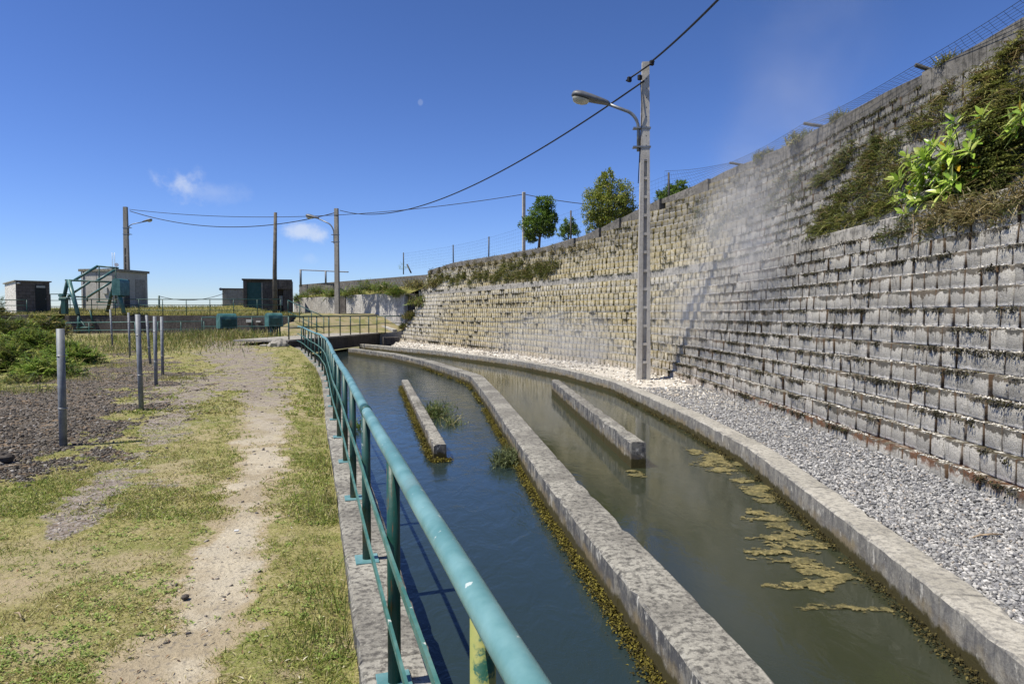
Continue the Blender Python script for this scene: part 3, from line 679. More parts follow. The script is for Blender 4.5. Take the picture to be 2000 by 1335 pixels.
MB().tube([b3(0,0,1.02), b3(1.0,0,1.02)], .026, 8).build('middle_rail', M['teal'], br)
for i in range(9):
    t = i/8; MB().tube([b3(t,0,.5), b3(t,0,1.53)], .033, 10).build('post', M['teal'], br)
# abutment at the far bank, with the short rail that carries on to the block wall
ab = empty('bridge_abutment', 'stained concrete abutment block between the bridge end and the block wall', 'abutment')
p0, p1 = atY(741,650,42.0), atY(793,650,43.2)
MB().box(((p0.x+p1.x)/2-.05, 42.7, .05), (1.75,1.1,.95), .35, .02).build('block', M['mid_conc'], ab)
MB().box((-7.35, 41.35, -.02), (.95,.55,.55), .3, .02).build('step', M['old_conc'], ab)
MB().tube([(-8.2,41.75,1.52), (-6.75,42.55,1.52)], .032, 8).build('top_rail', M['teal'], ab)
MB().tube([(-8.2,41.75,1.08), (-6.75,42.55,1.08)], .022, 8).build('middle_rail', M['teal'], ab)
for t in (.28, .93): MB().tube([(-8.2+1.45*t, 41.75+.8*t, .45), (-8.2+1.45*t, 41.75+.8*t, 1.52)], .03, 8).build('post', M['teal'], ab)
# rough rock and a concrete slab at the near bridge end
def rock(c, r, seed, m, name='rock', lab=None, cat='rock', sq=(1,1,.7)):
    rg = np.random.default_rng(seed); import bmesh
    bm = bmesh.new(); bmesh.ops.create_icosphere(bm, subdivisions=3, radius=1)
    for v in bm.verts:
        d = v.co.normalized(); q = 1+.28*(fbm(np.array([d.x*2.1+seed]), np.array([d.y*2.1+d.z*1.7]), seed)[0]-.5)*2+.12*(vnoise(np.array([d.x*6+seed]), np.array([d.y*6+d.z*5]), seed+3)[0]-.5)
        v.co = Vector((d.x*q*r*sq[0], d.y*q*r*sq[1], d.z*q*r*sq[2]))
    me = bpy.data.meshes.new(name); bm.to_mesh(me); bm.free(); me.materials.append(m); o = bpy.data.objects.new(name, me); o.location = c; COL.objects.link(o)
    return tag(o, lab, cat) if lab else o
rock((-9.95,29.0,.18), .55, 4, M['mid_conc'], 'boulder', 'pale mossy boulder under the near corner post of the footbridge', 'boulder', (.75,.9,.75))
rock((-10.35,30.0,.34), .30, 5, M['rock'], 'boulder', 'small dark boulder at the foot of the bridge corner post', 'boulder', (1,.8,.6))
p = at(537,681,.14); tag(MB().box((p.x, p.y, p.z+.02), (1.15,.55,.34), .05, .02).build('concrete_slab', M['mid_conc']), 'low concrete slab lying in the grass by the near end of the bridge', 'slab')
p = at(14,903,-.06); rock((p.x-.05, p.y, -.01), .10, 8, M['rock'], 'rock', 'dark rock on the gravel at the left edge of the picture', 'rock', (1.1,.8,.7))
p = at(362,1168,-.05); rock((p.x, p.y, p.z+.01), .022, 9, M['rock'], 'pebble', 'small black pebble alone in the middle of the pale trail', 'pebble')

# ------------------------------------------------------------------ ramp, terrace and concrete walls beyond the bridge
TY = 41.4
def tzf(x, y): return 1.56+.045*(y-TY)*sstep(-16, -20, x)+.28*np.exp(-((x+24)/6)**2-((y-47)/3)**2)+.33*np.exp(-((x+18.5)/2.5)**2-((y-49)/2)**2)+.05*(fbm(x*1.2, y*1.2, 31)-.5)
tx = np.linspace(-62, -13.4, 130); ty_ = np.r_[np.linspace(TY+.2, 60, 60), np.linspace(61, 75, 8)]
TX, TYY = np.meshgrid(tx, ty_, indexing='xy'); TZ = tzf(TX, TYY)-sstep(54, 70, TYY)*3.
V = np.stack([TX, TYY, TZ], -1).reshape(-1,3); ii = np.arange(len(tx)*len(ty_)).reshape(len(ty_), len(tx))
M['terr'] = simple('rough_terrace_turf', (.10,.115,.022), (.24,.20,.075), .95, 3, .1, 0, .6)
tag(np_mesh('terrace', V, np.stack([ii[:-1,:-1], ii[:-1,1:], ii[1:,1:], ii[1:,:-1]], -1).reshape(-1,4), M['terr'], None, True), kind='structure')
tw = empty('terrace_wall', 'dark stained concrete retaining wall below the grassy terrace and its railing', 'retaining wall')
MB().box(((-27.0-13.4)/2, TY, .42), (13.6, .36, 2.25), 0, .015).build('wall', M['old_conc'], tw)
MB().box((-13.55, TY+3.4, .6), (.3, 6.4, 1.9), 0, .015).build('side_wall', M['old_conc'], tw)
MB().box((-15.9, TY-.22, .32), (4.6, .1, .22), 0, .01).build('footing', M['old_conc'], tw)
# chalky numbers and letters scrawled on the wall, worn to fragments
def scrawl(txt, px, py, h, m):
    cu = bpy.data.curves.new('scrawl', 'FONT'); cu.body = txt; cu.size = h; cu.extrude = .001
    t = bpy.data.objects.new('scrawl', cu); COL.objects.link(t); me = bpy.data.meshes.new_from_object(t); bpy.data.objects.remove(t)
    o = bpy.data.objects.new('scrawl', me); me.materials.append(m); COL.objects.link(o); q = atY(px, py, TY-.186); o.location = q; o.rotation_euler = (R(90), 0, 0); o.parent = tw
M['chalk'] = simple('worn_chalk_paint', (.20,.18,.165), (.10,.09,.085), .9, 9)
scrawl('S', 358, 640, .40, M['chalk'])
for px, py, wd, hh in ((487,627,11,5),(505,628,9,3)):
    q = atY(px, py, TY-.25); MB().box(q, (wd*TY/FPX, .14, hh*TY/FPX), 0, .01).build('wall_box', M['plate'], tw)
# the sluice pit at the left end
sp = empty('sluice_chamber', 'dark masonry sluice pit with pale back wall below the left lattice frame', 'sluice pit')
MB().box((-29.6, TY+.1, .55), (.8,.55,2.1), 0, .03).build('pier', M['masonry'], sp)
MB().box((-27.4, TY+.7, .45), (3.7,.25,1.9), 0, .02).build('back_wall', concrete('pale_pit_wall', (.20,.185,.12), (.07,.065,.045), (.28,.26,.2), None, .6, .3), sp)
MB().box((-27.9, TY-.25, .3), (.35,.35,2.4), 0, .02).build('pier', M['old_conc'], sp)
MB().box((-33.5, TY+.35, .45), (7.0,.4,2.15), 0, .03).build('side_wall', M['old_conc'], sp)
MB().box((-26.0, TY-.12, .95), (1.3,.25,.12), 0, .01).build('beam', M['old_conc'], sp)

def railing(name, label, pts, h, n_post, m, rails=(1.0,.66,.33), r=.027, rp=.026, kid_post='post'):
    o = empty(name, label, 'railing')
    P = [Vector(q) for q in pts]; L = [0.]
    for a, b in zip(P[:-1], P[1:]): L.append(L[-1]+(b-a).length)
    def pt(s):
        for i in range(len(P)-1):
            if s <= L[i+1]+1e-6: return P[i].lerp(P[i+1], (s-L[i])/(L[i+1]-L[i]))
        return P[-1]
    for i, q in enumerate(rails):
        MB().tube([v+Vector((0,0,h*q)) for v in P], r if i == 0 else r*.75, 8).build('top_rail' if i == 0 else 'middle_rail', m, o)
    for i in range(n_post):
        v = pt(L[-1]*i/(n_post-1)); MB().tube([v-Vector((0,0,.03)), v+Vector((0,0,h))], rp, 8).build('post', m, o)
    return o
tz = 1.56
railing('terrace_railing', 'green three-bar railing along the top edge of the dark terrace wall', [(-26.9,TY,tz-.02),(-20,TY,tz-.02),(-14.0,TY,tz-.02)], 1.0, 10, M['teal'])
railing('terrace_railing', 'green railing in front of the small dark brick hut at far left', [(-31.5,TY+.3,tz-.05),(-29.6,TY+.3,tz-.05)], 1.0, 2, M['teal'])
railing('terrace_railing', 'low green railing on the left below the dark brick hut', [(-39.5,TY+1.0,1.5),(-34.2,TY+.4,1.5),(-31.9,TY+.35,1.5)], .98, 7, M['teal'])
railing('terrace_railing', 'farther green railing between the dark hut and the grey concrete hut', [(-34.0,TY+5,1.75),(-31.8,TY+5,1.75),(-30.0,TY+5,1.75)], 1.25, 4, M['teal'])
railing('ramp_railing', 'green handrail sloping down from the terrace towards the bridge', [(-13.55,TY-.05,1.5),(-10.75,39.0,.52)], .98, 4, M['teal'], (1.0,.3), .03)
railing('lower_railing', 'pale green two-bar railing low in front of the dark terrace wall', [(-26.2,TY-1.3,.22),(-18.05,TY-1.4,.3)], .92, 7, M['bar'], (1.0,.5), .026, .022)
railing('lower_railing', 'dark green tube railing behind the two teal machine boxes', [(-17.8,39.2,.42),(-10.3,34.6,.50)], 1.03, 5, M['teal'], (1.0,.5), .032, .03)

# ------------------------------------------------------------------ whitened concrete wall by the bridge, and the upper block wall
cw = empty('concrete_wall', 'whitened board-marked concrete wall with ferns spilling over its top', 'retaining wall')
WA, WB_ = Vector((-6.75,43.6,0)), Vector((-16.9,53.0,0)); wdir = (WB_-WA).normalized(); wnrm = Vector((wdir.y, -wdir.x, 0))
if wnrm.y > 0: wnrm = -wnrm
def cwbox(t0, t1, z0, z1, th, m, name, off=0.):
    a, b = WA.lerp(WB_, t0)-wnrm*off, WA.lerp(WB_, t1)-wnrm*off; c = (a+b)/2
    return MB().box((c.x, c.y, (z0+z1)/2), ((b-a).length, th, z1-z0), math.atan2(wdir.y, wdir.x), .012).build(name, m, cw)
cwbox(0, .47, -.4, 2.98, .3, M['white_conc'], 'near_panel'); cwbox(.53, 1.0, .3, 2.9, .3, M['white_conc'], 'far_panel', .12)
cwbox(.472, .528, .2, 2.93, .35, M['old_conc'], 'pilaster', -.02); cwbox(0, 1, .0, .22, .5, M['mid_conc'], 'footing', -.1) if False else None
MB().box((WA.x+.35, WA.y+1.25, 1.3), (.7,2.2,3.3), R(-8), .01).build('end_wall', M['old_conc'], cw)
tag(MB().box((-4.9, 46.2, 1.2), (3.2,3.6,3.9), R(-25), .3).build('bank', M['terr']), kind='structure')
a, b = Vector((-7.3,42.6,.62)), Vector((-11.3,46.6,1.55)); 
tag(MB().sweep([a, a.lerp(b,.5)+Vector((0,0,.02)), b], [(-.16,-.3),(.16,-.3),(.16,.07),(-.16,.07)]).build('ramp_kerb', M['white_conc']), 'white sloping kerb at the foot of the whitened concrete wall', 'kerb')
# bank between that wall and the upper block wall
UA, UB = Vector((-5.2,45.6,0)), Vector((-19.3,62,0))
V = []; 
for i in range(60):
    t = i/59
    for j in range(14):
        q = j/13; A_ = WA.lerp(WB_, t)-wnrm*.1; B_ = UA.lerp(UB, t); c_ = A_.lerp(B_, q)
        V.append((c_.x, c_.y, 2.85+(.75-.35*t)*q+.12*vnoise(c_.x*1.5, c_.y*1.5, 8)))
ii = np.arange(60*14).reshape(60,14)
tag(np_mesh('bank', V, np.stack([ii[:-1,:-1], ii[1:,:-1], ii[1:,1:], ii[:-1,1:]], -1).reshape(-1,4), M['terr'], None, True), kind='structure')
# upper block wall: courses in one body
V, F, A_ = [], [], []; ud = (UB-UA); ul = ud.length; ud.normalize(); un = Vector((ud.y, -ud.x, 0))
if un.y > 0: un = -un
for r in range(6):
    s = -(r % 2)*.2
    while s < ul:
        a_, b_ = max(s, 0)+.006, min(s+.4, ul)-.006; s += .4
        if b_-a_ < .05: continue
        z0 = 3.0+r*.22; j = RNG.normal(0, .006); n0 = len(V)
        for (ss_, o_, zz) in ((a_,j,z0),(b_,j,z0),(b_,j,z0+.212),(a_,j,z0+.212),(a_,-.2,z0),(b_,-.2,z0),(b_,-.2,z0+.212),(a_,-.2,z0+.212)):
            p = UA+ud*ss_+un*o_; V.append((p.x, p.y, zz))
        F += [(n0,n0+1,n0+2,n0+3),(n0+3,n0+2,n0+6,n0+7),(n0,n0+3,n0+7,n0+4),(n0+1,n0+5,n0+6,n0+2)]
uw = np_mesh('block_wall', V, F, concrete('grey_block_course', (.13,.12,.105), (.05,.047,.042), (.25,.235,.21), None, .6, .3))
tag(uw, 'plain dark block wall running along the top of the ferny bank', 'block wall')
gf = empty('pipe_gate', 'grey pipe frame standing on the far end of the dark block wall', 'pipe frame')
g0, g1, g2 = atY(587,527,60.5), atY(636,529,56.5), atY(680,531,52)
MB().tube([(g0.x,g0.y,4.1), g0+Vector((0,0,.05))], .10, 8).build('post', M['galv'], gf); MB().tube([(g1.x,g1.y,4.1), g1], .08, 8).build('post', M['galv'], gf)
MB().tube([g0, g1, g2], .045, 8).build('top_rail', M['galv'], gf)

# ------------------------------------------------------------------ huts
def hut(name, label, c, w_, d_, h, rz, mwall, roof_t=.14, over=.14, slope=0.):
    o = empty(name, label, 'hut', None, c, rz); MB().box((0,d_/2,h/2-.25), (w_,d_,h+.5), 0, .012).build('wall', mwall, o)
    f, bk = h+roof_t/2, h+roof_t/2-slope; y0, y1, x = -over, d_+over, w_/2+over
    prism([(-x,y0,h+.002),(x,y0,h+.002),(x,y1,h+.002-slope),(-x,y1,h+.002-slope)],[(-x,y0,h+roof_t),(x,y0,h+roof_t),(x,y1,h+roof_t-slope),(-x,y1,h+roof_t-slope)]).build('roof', M['mid_conc'], o)
    return o
p = atY(33,612,43.5)
k = NM('dark_hut_brick', .95, .2); bt = k.n('ShaderNodeTexBrick'); bt.inputs['Scale'].default_value = 1.0; bt.inputs['Brick Width'].default_value = .4; bt.inputs['Row Height'].default_value = .2; bt.inputs['Mortar Size'].default_value = .008
bt.inputs['Color1'].default_value = (.125,.105,.095,1); bt.inputs['Color2'].default_value = (.15,.13,.12,1); bt.inputs['Mortar'].default_value = (.05,.045,.04,1)
tcg = k.n('ShaderNodeTexCoord'); mp = k.n('ShaderNodeMapping'); mp.inputs['Rotation'].default_value = (R(90),0,0); k.l(tcg.outputs['Object'], mp.inputs['Vector']); k.l(mp.outputs[0], bt.inputs['Vector'])
k.col(k.mix(k.math('MULTIPLY', k.ramp(k.noise(6,5,.7), .45, .65), .5), bt.outputs['Color'], (.04,.037,.035))); k.bump(bt.outputs['Fac'], .3, .01); M['hut_brick'] = k.m  # dark brick colour with darker blotches scattered over it
h1 = hut('brick_hut', 'small dark brick hut with a dark door at the far left', p+Vector((.55,.75,0)), 1.85, 2.4, 2.05, R(50), M['hut_brick'], .07, .1, .12)
sw = concrete('peeling_whitewash', (.74,.72,.66), (.16,.15,.13), (.8,.78,.74), None, .7, .3, False)
MB().box((-.93-.004,1.2,1.0), (.012,2.38,2.06), 0).build('side_face', sw, h1)
dr = MB().box((.42,-.012,.93), (.62,.03,1.86), 0, .004).build('door', M['door_dark'], h1); MB().box((.42,-.034,1.74), (.5,.012,.13), 0, .003).build('sign_plate', M['plate'], dr); MB().box((.68,-.04,.95), (.03,.03,.1), 0, .004).build('handle', M['galv'], dr)
MB().box((-.80,-.08,1.93), (.16,.14,.07), .3, .02).build('wall_lamp', M['white'], h1)
p = atY(190,612,46.5)
h2 = hut('concrete_hut', 'grey concrete hut with a mossy flat roof behind the green lattice frame', p+Vector((0,0,.0)), 2.55, 3.2, 2.86, R(-13), concrete('pale_hut_concrete', (.46,.44,.385), (.24,.225,.195), (.58,.56,.51), None, .35, .3), .17, .1, .0)
for o in h2.children:
    if o.name.startswith('roof'): o.data.materials[0] = concrete('mossy_roof_edge', (.30,.28,.22), (.09,.08,.05), (.42,.40,.35), None, .8, .4)
MB().box((-.0,-.004,1.42), (.035,.012,2.8), 0).build('joint_strip', M['pole_dark'], h2)
MB().box((1.28,2.5,1.45), (.03,.95,1.9), 0, .004).build('side_door', M['mid_conc'], h2); MB().box((1.28,1.25,1.2), (.02,.5,2.3), 0).build('pipe_chase', M['old_conc'], h2)
MB().tube([(-1.05,-.05,-.2),(-1.05,-.05,2.85)], .04, 8).build('downpipe', M['galv'], h2); MB().box((.75,-.05,1.55), (.34,.1,.45), 0, .01).build('meter_box', M['plate'], h2)
an = empty('antenna', 'thin white lattice antenna and small dish on the grey hut roof', 'antenna')
q = atY(222,524,47.5); 
for dx in (-.09,.09): MB().tube([(q.x+dx,q.y,q.z-.02),(q.x+dx,q.y,q.z+1.1)], .014, 5).build('mast', M['white'], an)
mbx = MB()
for i in range(8): mbx.tube([(q.x-.09,q.y,q.z+.1+i*.13),(q.x+.09,q.y,q.z+.1+i*.13)], .008, 4)
mbx.tube([(q.x-.09,q.y+.006,q.z+.05),(q.x-.09,q.y+.006,q.z+1.06)], .009, 4).build('lattice', M['white'], an)
MB().tube([(q.x+.2,q.y-.05,q.z+.2),(q.x+.26,q.y-.12,q.z+.22),(q.x+.3,q.y-.16,q.z+.24)], .14, 12, scale=[.3,.8,1.]).build('dish', M['white'], an); MB().tube([(q.x+.2,q.y,q.z-.02),(q.x+.2,q.y,q.z+.22)], .02, 6).build('dish_mount', M['galv'], an)
# garage hut with the teal shutter
gh = empty('garage_hut', 'dark concrete hut with a teal roller shutter beside the wooden pole', 'hut', None, atY(520,610,48.2)+Vector((0,0,0)), R(16))
def gb(x0, x1, y0, y1, z0, z1, m, n, par=gh, b=.01): return MB().box(((x0+x1)/2,(y0+y1)/2,(z0+z1)/2), (x1-x0,y1-y0,z1-z0), 0, b).build(n, m, par)
gb(-1.5,-1.25,0,3,-.4,2.25,M['old_conc'],'wall'); gb(-.22,.62,.02,3,-.4,2.25,M['old_conc'],'wall'); gb(-1.25,-.22,.3,.5,-.4,2.25,M['dark'],'shutter_recess'); gb(-1.58,.66,-.1,3.1,2.252,2.36,M['old_conc'],'roof')
sh_ = gb(-1.249,-.221,.1,.16,-.1,2.10,M['shutter'],'shutter')
mbx = MB()
for i in range(16): mbx.box((-.735,.092,.02+i*.13), (1.02,.018,.05), 0)
mbx.build('slats', M['shutter'], sh_)
gb(-1.2499,-.2201,.06,.3,2.10,2.25,M['old_conc'],'lintel'); gb(-.30,-.221,.03,.1,-.1,2.1,M['mid_conc'],'post')
gb(.62,1.72,.5,3,-.4,2.3,M['old_conc'],'rear_wall'); gb(.62,1.75,.0,.495,1.65,2.34,M['old_conc'],'canopy'); gb(.64,.76,.02,.14,-.2,1.65,M['mid_conc'],'post'); gb(1.15,1.7,.1,.49,-.3,1.648,M['old_conc'],'partition'); gb(.85,1.1,.4,.49,.5,1.2,M['plate'],'meter_box')
an_ = empty('annex', 'low concrete annex wall on the left of the shuttered hut', 'annex', None, atY(456,606,48.8), R(16))
MB().box((0,1.0,.5), (1.45,2,2.0), 0, .015).build('wall', M['mid_conc'], an_); MB().box((0,1.0,1.54), (1.55,2.1,.08), 0, .01).build('coping', M['old_conc'], an_); MB().tube([(-.8,-.05,1.5),(-.8,-.25,1.5)], .10, 10).build('wall_lamp', M['lamp_body'], an_)

# ------------------------------------------------------------------ the two teal machine boxes with rounded hoods
def machine(label, px0, px1, pyt, pyb, pyg, Y, rz):
    c = atY((px0+px1)/2, pyb, Y); g_ = atY((px0+px1)/2, pyg, Y); W_ = (px1-px0)*Y/FPX*.97; H_ = (pyb-pyt)*Y/FPX; D_ = W_*.62
    o = empty('sluice_drive', label, 'machine box', 'teal sluice drives beside the path', (c.x, c.y, g_.z), rz); zb = c.z-g_.z
    rr = min(D_/2, H_*.42); pr = [(-D_/2,zb)]+[(-D_/2+rr-rr*math.cos(t), zb+H_-rr+rr*math.sin(t)) for t in np.linspace(0, math.pi/2, 7)]+[(D_/2-rr+rr*math.sin(t), zb+H_-rr+rr*math.cos(t)) for t in np.linspace(0, math.pi/2, 7)]+[(D_/2,zb)]
    m_ = MB(); n_ = len(pr); V = [(-W_/2,a,b) for a, b in pr]+[(W_/2,a,b) for a, b in pr]
    m_.add(V, [(i, i+1, n_+i+1, n_+i) for i in range(n_-1)], True); m_.add(V[:n_], [tuple(range(n_))[::-1]]); m_.add(V[n_:], [tuple(range(n_))]); m_.add([V[0],V[n_-1],V[2*n_-1],V[n_]], [(0,1,2,3)])
    m_.build('hood', M['teal_top2'], o)
    MB().box((0,-D_/2-.008,zb+H_*.36), (W_*.82,.016,H_*.5), 0, .004).build('front_panel', M['teal'], o)
    MB().box((-W_*.05,-D_/2-.02,zb+H_*.62), (W_*.3,.02,H_*.1), 0, .008).build('name_plate', M['bar'], o)
    for sx in (-.3,.32):
        for sy in (-.3,.3): MB().tube([(W_*sx,D_*sy,-.2),(W_*sx,D_*sy,zb+.02)], .045, 8).build('leg', M['teal'], o)
    MB().tube([(0,0,-.2),(0,0,zb+.05)], .10, 10).build('gear_column', M['teal'], o)
    return o
M['teal_top2'] = paint('hood_paint', (.03,.10,.094), (.075,.175,.167), .15, .42, .3)
machine('teal hooded machine box in tall grass, left of the two beside the dark wall', 426, 460, 612, 641, 655, 36.5, R(44))
machine('teal hooded machine box right beside the footbridge corner post', 520, 550, 611, 637, 655, 35.5, R(44))

# ------------------------------------------------------------------ sluice hoist: two A-frames joined by a lattice of bars
ho = empty('sluice_hoist', 'teal steel hoist of two A-frames and slanting bars in front of the grey hut', 'hoist')
HY = 41.0
def hp(cx, cy, Y=HY): return atY(100+cx/8.345, 500+cy/8.345, Y)
def bar(nm, pts, r=.05, m='teal', sides=8): return MB().tube([hp(*q) for q in pts], r*.92, sides).build(nm, M[m], ho)
bar('leg', [(268,395,HY),(155,935,HY+.6)], .12); bar('leg', [(290,395,HY),(440,960,HY-.7)], .14, 'teal_top2'); bar('leg', [(1030,410,HY+.4),(915,905,HY+1.)], .11); bar('leg', [(1050,400,HY+.4),(1190,935,HY-.2)], .13, 'teal_top2')
bar('cross_bar', [(230,392),(1070,425)], .06); bar('upper_bar', [(760,165,HY+1.),(1095,195,HY+1.)], .055); bar('lower_bar', [(270,655),(600,668)], .045)
bar('brace', [(375,395,HY),(760,160,HY+1.)], .085, 'teal_top2'); bar('brace', [(720,420,HY),(1035,225,HY+1.)], .085, 'teal_top2'); bar('brace', [(270,660),(630,420)], .075, 'teal_top2'); bar('brace', [(600,665),(965,430)], .075, 'teal_top2')
bar('hanger', [(780,170,HY+1.),(782,740,HY+1.)], .045); bar('hanger', [(1048,190,HY+1.),(1055,740,HY+1.)], .045); bar('hanger', [(580,660),(590,740)], .05)
bar('foot_beam', [(740,745,HY+1.),(1075,755,HY+1.)], .05); bar('pit_post', [(447,960,HY-.7),(452,1260,HY-.7)], .09); bar('pit_brace', [(480,1040,HY-.7),(650,1290,HY-.7)], .05); bar('pit_brace', [(630,880,HY-.4),(700,1160,HY-.4)], .05); bar('pit_bar', [(415,1170,HY-.7),(700,1165,HY-.7)], .07)
q0, q1 = hp(985,370,HY+.2), hp(1205,640,HY+.2); cx_ = (hp(1130,370,HY+.2)).x; wq = 1.0*(hp(1205,640).x-hp(1070,640).x); hq = q0.z-q1.z
pr = [(-wq/2,0)]+[(-wq/2+wq*.4*(1-math.cos(t)), hq-wq*.4+wq*.4*math.sin(t)) for t in np.linspace(0,math.pi/2,6)]+[(wq/2-wq*.4*(1-math.sin(t)), hq-wq*.4+wq*.4*math.cos(t)) for t in np.linspace(0,math.pi/2,6)]+[(wq/2,0)]
V = [(cx_+a, HY-.3, q1.z+b) for a, b in pr]+[(cx_+a, HY+.7, q1.z+b) for a, b in pr]; n_ = len(pr)
MB().add(V, [(i,i+1,n_+i+1,n_+i)[::-1] for i in range(n_-1)], True).add(V[:n_], [tuple(range(n_))]).add(V[n_:], [tuple(range(n_))[::-1]]).build('gear_hood', M['teal_top2'], ho)
MB().tube([hp(1160,640,HY+.2), hp(1160,665,HY+.2)], .16, 10).build('gear_drum', M['teal'], ho)
for pp, rr in (((165,640),.12),((165,700),.10)): MB().tube([hp(*pp)+Vector((0,-.12,0)), hp(*pp)+Vector((0,.12,0))], rr, 10).build('hand_wheel', M['bar'], ho)
MB().box((hp(222,820).x, HY, hp(222,822).z), (.30,.30,.92), 0, .03).build('gear_column', M['teal'], ho)
MB().box((hp(220,688).x, HY, hp(220,688).z), (.40,.35,.12), 0, .02).build('gear_head', M['bar'], ho)

# ------------------------------------------------------------------ poles
def frame_pole(name, label, base, H, w0, w1, solid_from, rz, m, n_open, lamp=None, holes=0):
    o = empty(name, label, 'lamp post' if lamp else 'pole', None, base, rz)
    wz = lambda z: w0+(w1-w0)*z/H
    mb = MB(); d = lambda z: wz(z)*.72
    def tap(x0f, x1f, y0f, y1f, z0, z1):
        V = []
        for z in (z0, z1):
            a, b = wz(z), d(z); V += [(a*x0f,b*y0f,z),(a*x1f,b*y0f,z),(a*x1f,b*y1f,z),(a*x0f,b*y1f,z)]
        mb.add(V, [(3,2,1,0),(4,5,6,7),(0,1,5,4),(1,2,6,5),(2,3,7,6),(3,0,4,7)])
    if n_open:
        tap(-.5,-.13,-.5,.5,-.5,solid_from); tap(.22,.5,-.5,.5,-.5,solid_from); tap(-.1299,.2199,-.12,.12,-.5,solid_from)
        for i in range(n_open+1):
            z = solid_from*i/n_open; hh = .035
            for sgn in (-1, 1): tap(-.1298,.2198,.121*sgn if sgn > 0 else -.46, .46 if sgn > 0 else -.121, max(z-hh,-.4), min(z+hh, solid_from-.002))
        tap(-.5,.5,-.5,.5,solid_from+.0005,H)
    else: tap(-.5,.5,-.5,.5,-.5,H)
    mb.build('shaft', m, o)
    if holes:
        hb = MB()
        for i in range(holes): z = solid_from+.35+i*.235; hb.tube([(wz(z)*.1,-d(z)*.5-.002,z),(wz(z)*.1,-d(z)*.5+.02,z)], .014, 6)
        hb.build('bolt_holes', M['dark'], o)
    if lamp:
        zc, out, rise, hl, sc_ = lamp     # clamp height, reach, rise, head length
        xs = -wz(zc)*.5-.06
        path = [(xs,0,zc-.55),(xs,0,zc)]+[(xs-out*.55*(1-math.cos(t)), 0, zc+rise*.75*math.sin(t)) for t in np.linspace(.25, math.pi/2*.86, 7)]
        l0 = Vector(path[-1]); path.append((xs-out, 0, zc+rise)); dirn = (Vector(path[-1])-l0).normalized()
        MB().tube(path, .032*sc_, 10).build('lamp_arm', M['lamp_arm'], o)
        cl = MB()
        for zz in (zc-.45, zc+.02): cl.box((xs*.5-wz(zz)*.0, 0, zz), (abs(xs)+wz(zz)+.06, d(zz)+.03, .035), 0)
        cl.build('clamp', M['lamp_arm'], o)
        hd = (Vector((-1,0,.26))).normalized(); e = Vector(path[-1])-hd*.05; hw = hl*.23; up = Vector((hd.z,0,-hd.x)) if hd.x < 0 else Vector((0,0,1))
        up = Vector((.26,0,1)).normalized(); V = []; ks = 12; st = [(0,.30,.30),(.06,.50,.5),(.25,.68,.66),(.5,.86,.82),(.75,1.,.92),(.9,.88,.8),(.97,.62,.6),(1.,.25,.3)]
        for t, a, b in st:
            for j in range(ks):
                an__ = 2*math.pi*j/ks; y = hw*a*math.cos(an__); zz = hw*.72*b*(math.sin(an__) if math.sin(an__) > 0 else .42*math.sin(an__)); V.append(e+hd*(t*hl)+Vector((0,y,0))+up*zz)
        hm = MB().add(V, [(i*ks+j,i*ks+(j+1) % ks,(i+1)*ks+(j+1) % ks,(i+1)*ks+j) for i in range(len(st)-1) for j in range(ks)], True); hm.f += [tuple(range(ks))[::-1], tuple(range((len(st)-1)*ks, len(st)*ks))]; hm.sm += [False, False]
        head = hm.build('lamp_head', M['lamp_body'], o); V = []
        sg = [(.52,.45,.0),(.56,.72,.55),(.68,.86,1.),(.82,.86,1.),(.92,.66,.75),(.96,.35,.1)]
        for t, a, b in sg:
            for j in range(9):
                an__ = math.pi*j/8; V.append(e+hd*(t*hl)+Vector((0,hw*a*math.cos(an__),0))-up*(hw*(.27+.52*b*math.sin(an__))))
        MB().add(V, [(i*9+j,(i+1)*9+j,(i+1)*9+j+1,i*9+j+1) for i in range(len(sg)-1) for j in range(8)], True).build('lamp_glass', M['lamp_glass'], head)
    return o
pb_ = at(1256,742,-.05); PT = atY(1258,122,pb_.y)
big = frame_pole('lamp_post', 'tall pale concrete lamp post with ladder openings standing on the gravel', pb_, PT.z-pb_.z, .34, .175, 5.55, R(-2), M['pole_conc'], 12, (6.32,.78,.64,.98,1.25), 8)
big['category'] = 'lamp post'
# insulators and clamps at its top
ins = MB(); T_ = PT-pb_
for (x,y,z) in ((-.16,-.14,-.42),(-.42,-.16,-.47),(.14,-.10,-.05)): ins.box((x,y,T_.z+z), (.11,.08,.13), .4, .02)
ins.tube([(-.5,-.15,T_.z-.5),(.2,-.11,T_.z-.02)], .022, 6); ins.build('cable_clamp', M['cable'], big)
MB().tube([(-.13,-.08,T_.z-.5),(-.10,-.12,T_.z-1.2),(-.13,-.05,T_.z-2.1),(-.16,.0,T_.z-3.0)], .012, 5).build('drop_cable', M['cable'], big)
p = atY(659,612,44.5); PT2 = atY(661,407,44.5)
frame_pole('lamp_post', 'dark concrete lamp post in front of the whitened concrete wall, lamp to the left', Vector((p.x,p.y,1.3)), PT2.z-1.3, .30, .24, 3, R(-14), M['pole_dark'], 0, (PT2.z-1.3-1.7,1.12,1.1,.95,1.35))
p = atY(249.5,607,50.5); PT3 = atY(249.5,404,50.5)
l3 = frame_pole('lamp_post', 'weathered concrete lamp post rising behind the grey hut, lamp to the right', Vector((p.x,p.y,1.5)), PT3.z-1.5, .40, .27, 5.0, R(180), M['pole_dark'], 9, (PT3.z-1.5-1.55,1.05,.45,.75,1.0))
p = atY(537,604,46); PT4 = atY(538,415,46)
tag(MB().tube([(p.x,p.y,1.2),(p.x+.02,p.y,4.5),PT4], .15, 10, scale=[1.1,.95,.72]).build('wooden_pole', M['wood']), 'bare wooden pole in front of the hut with the teal shutter', 'pole')
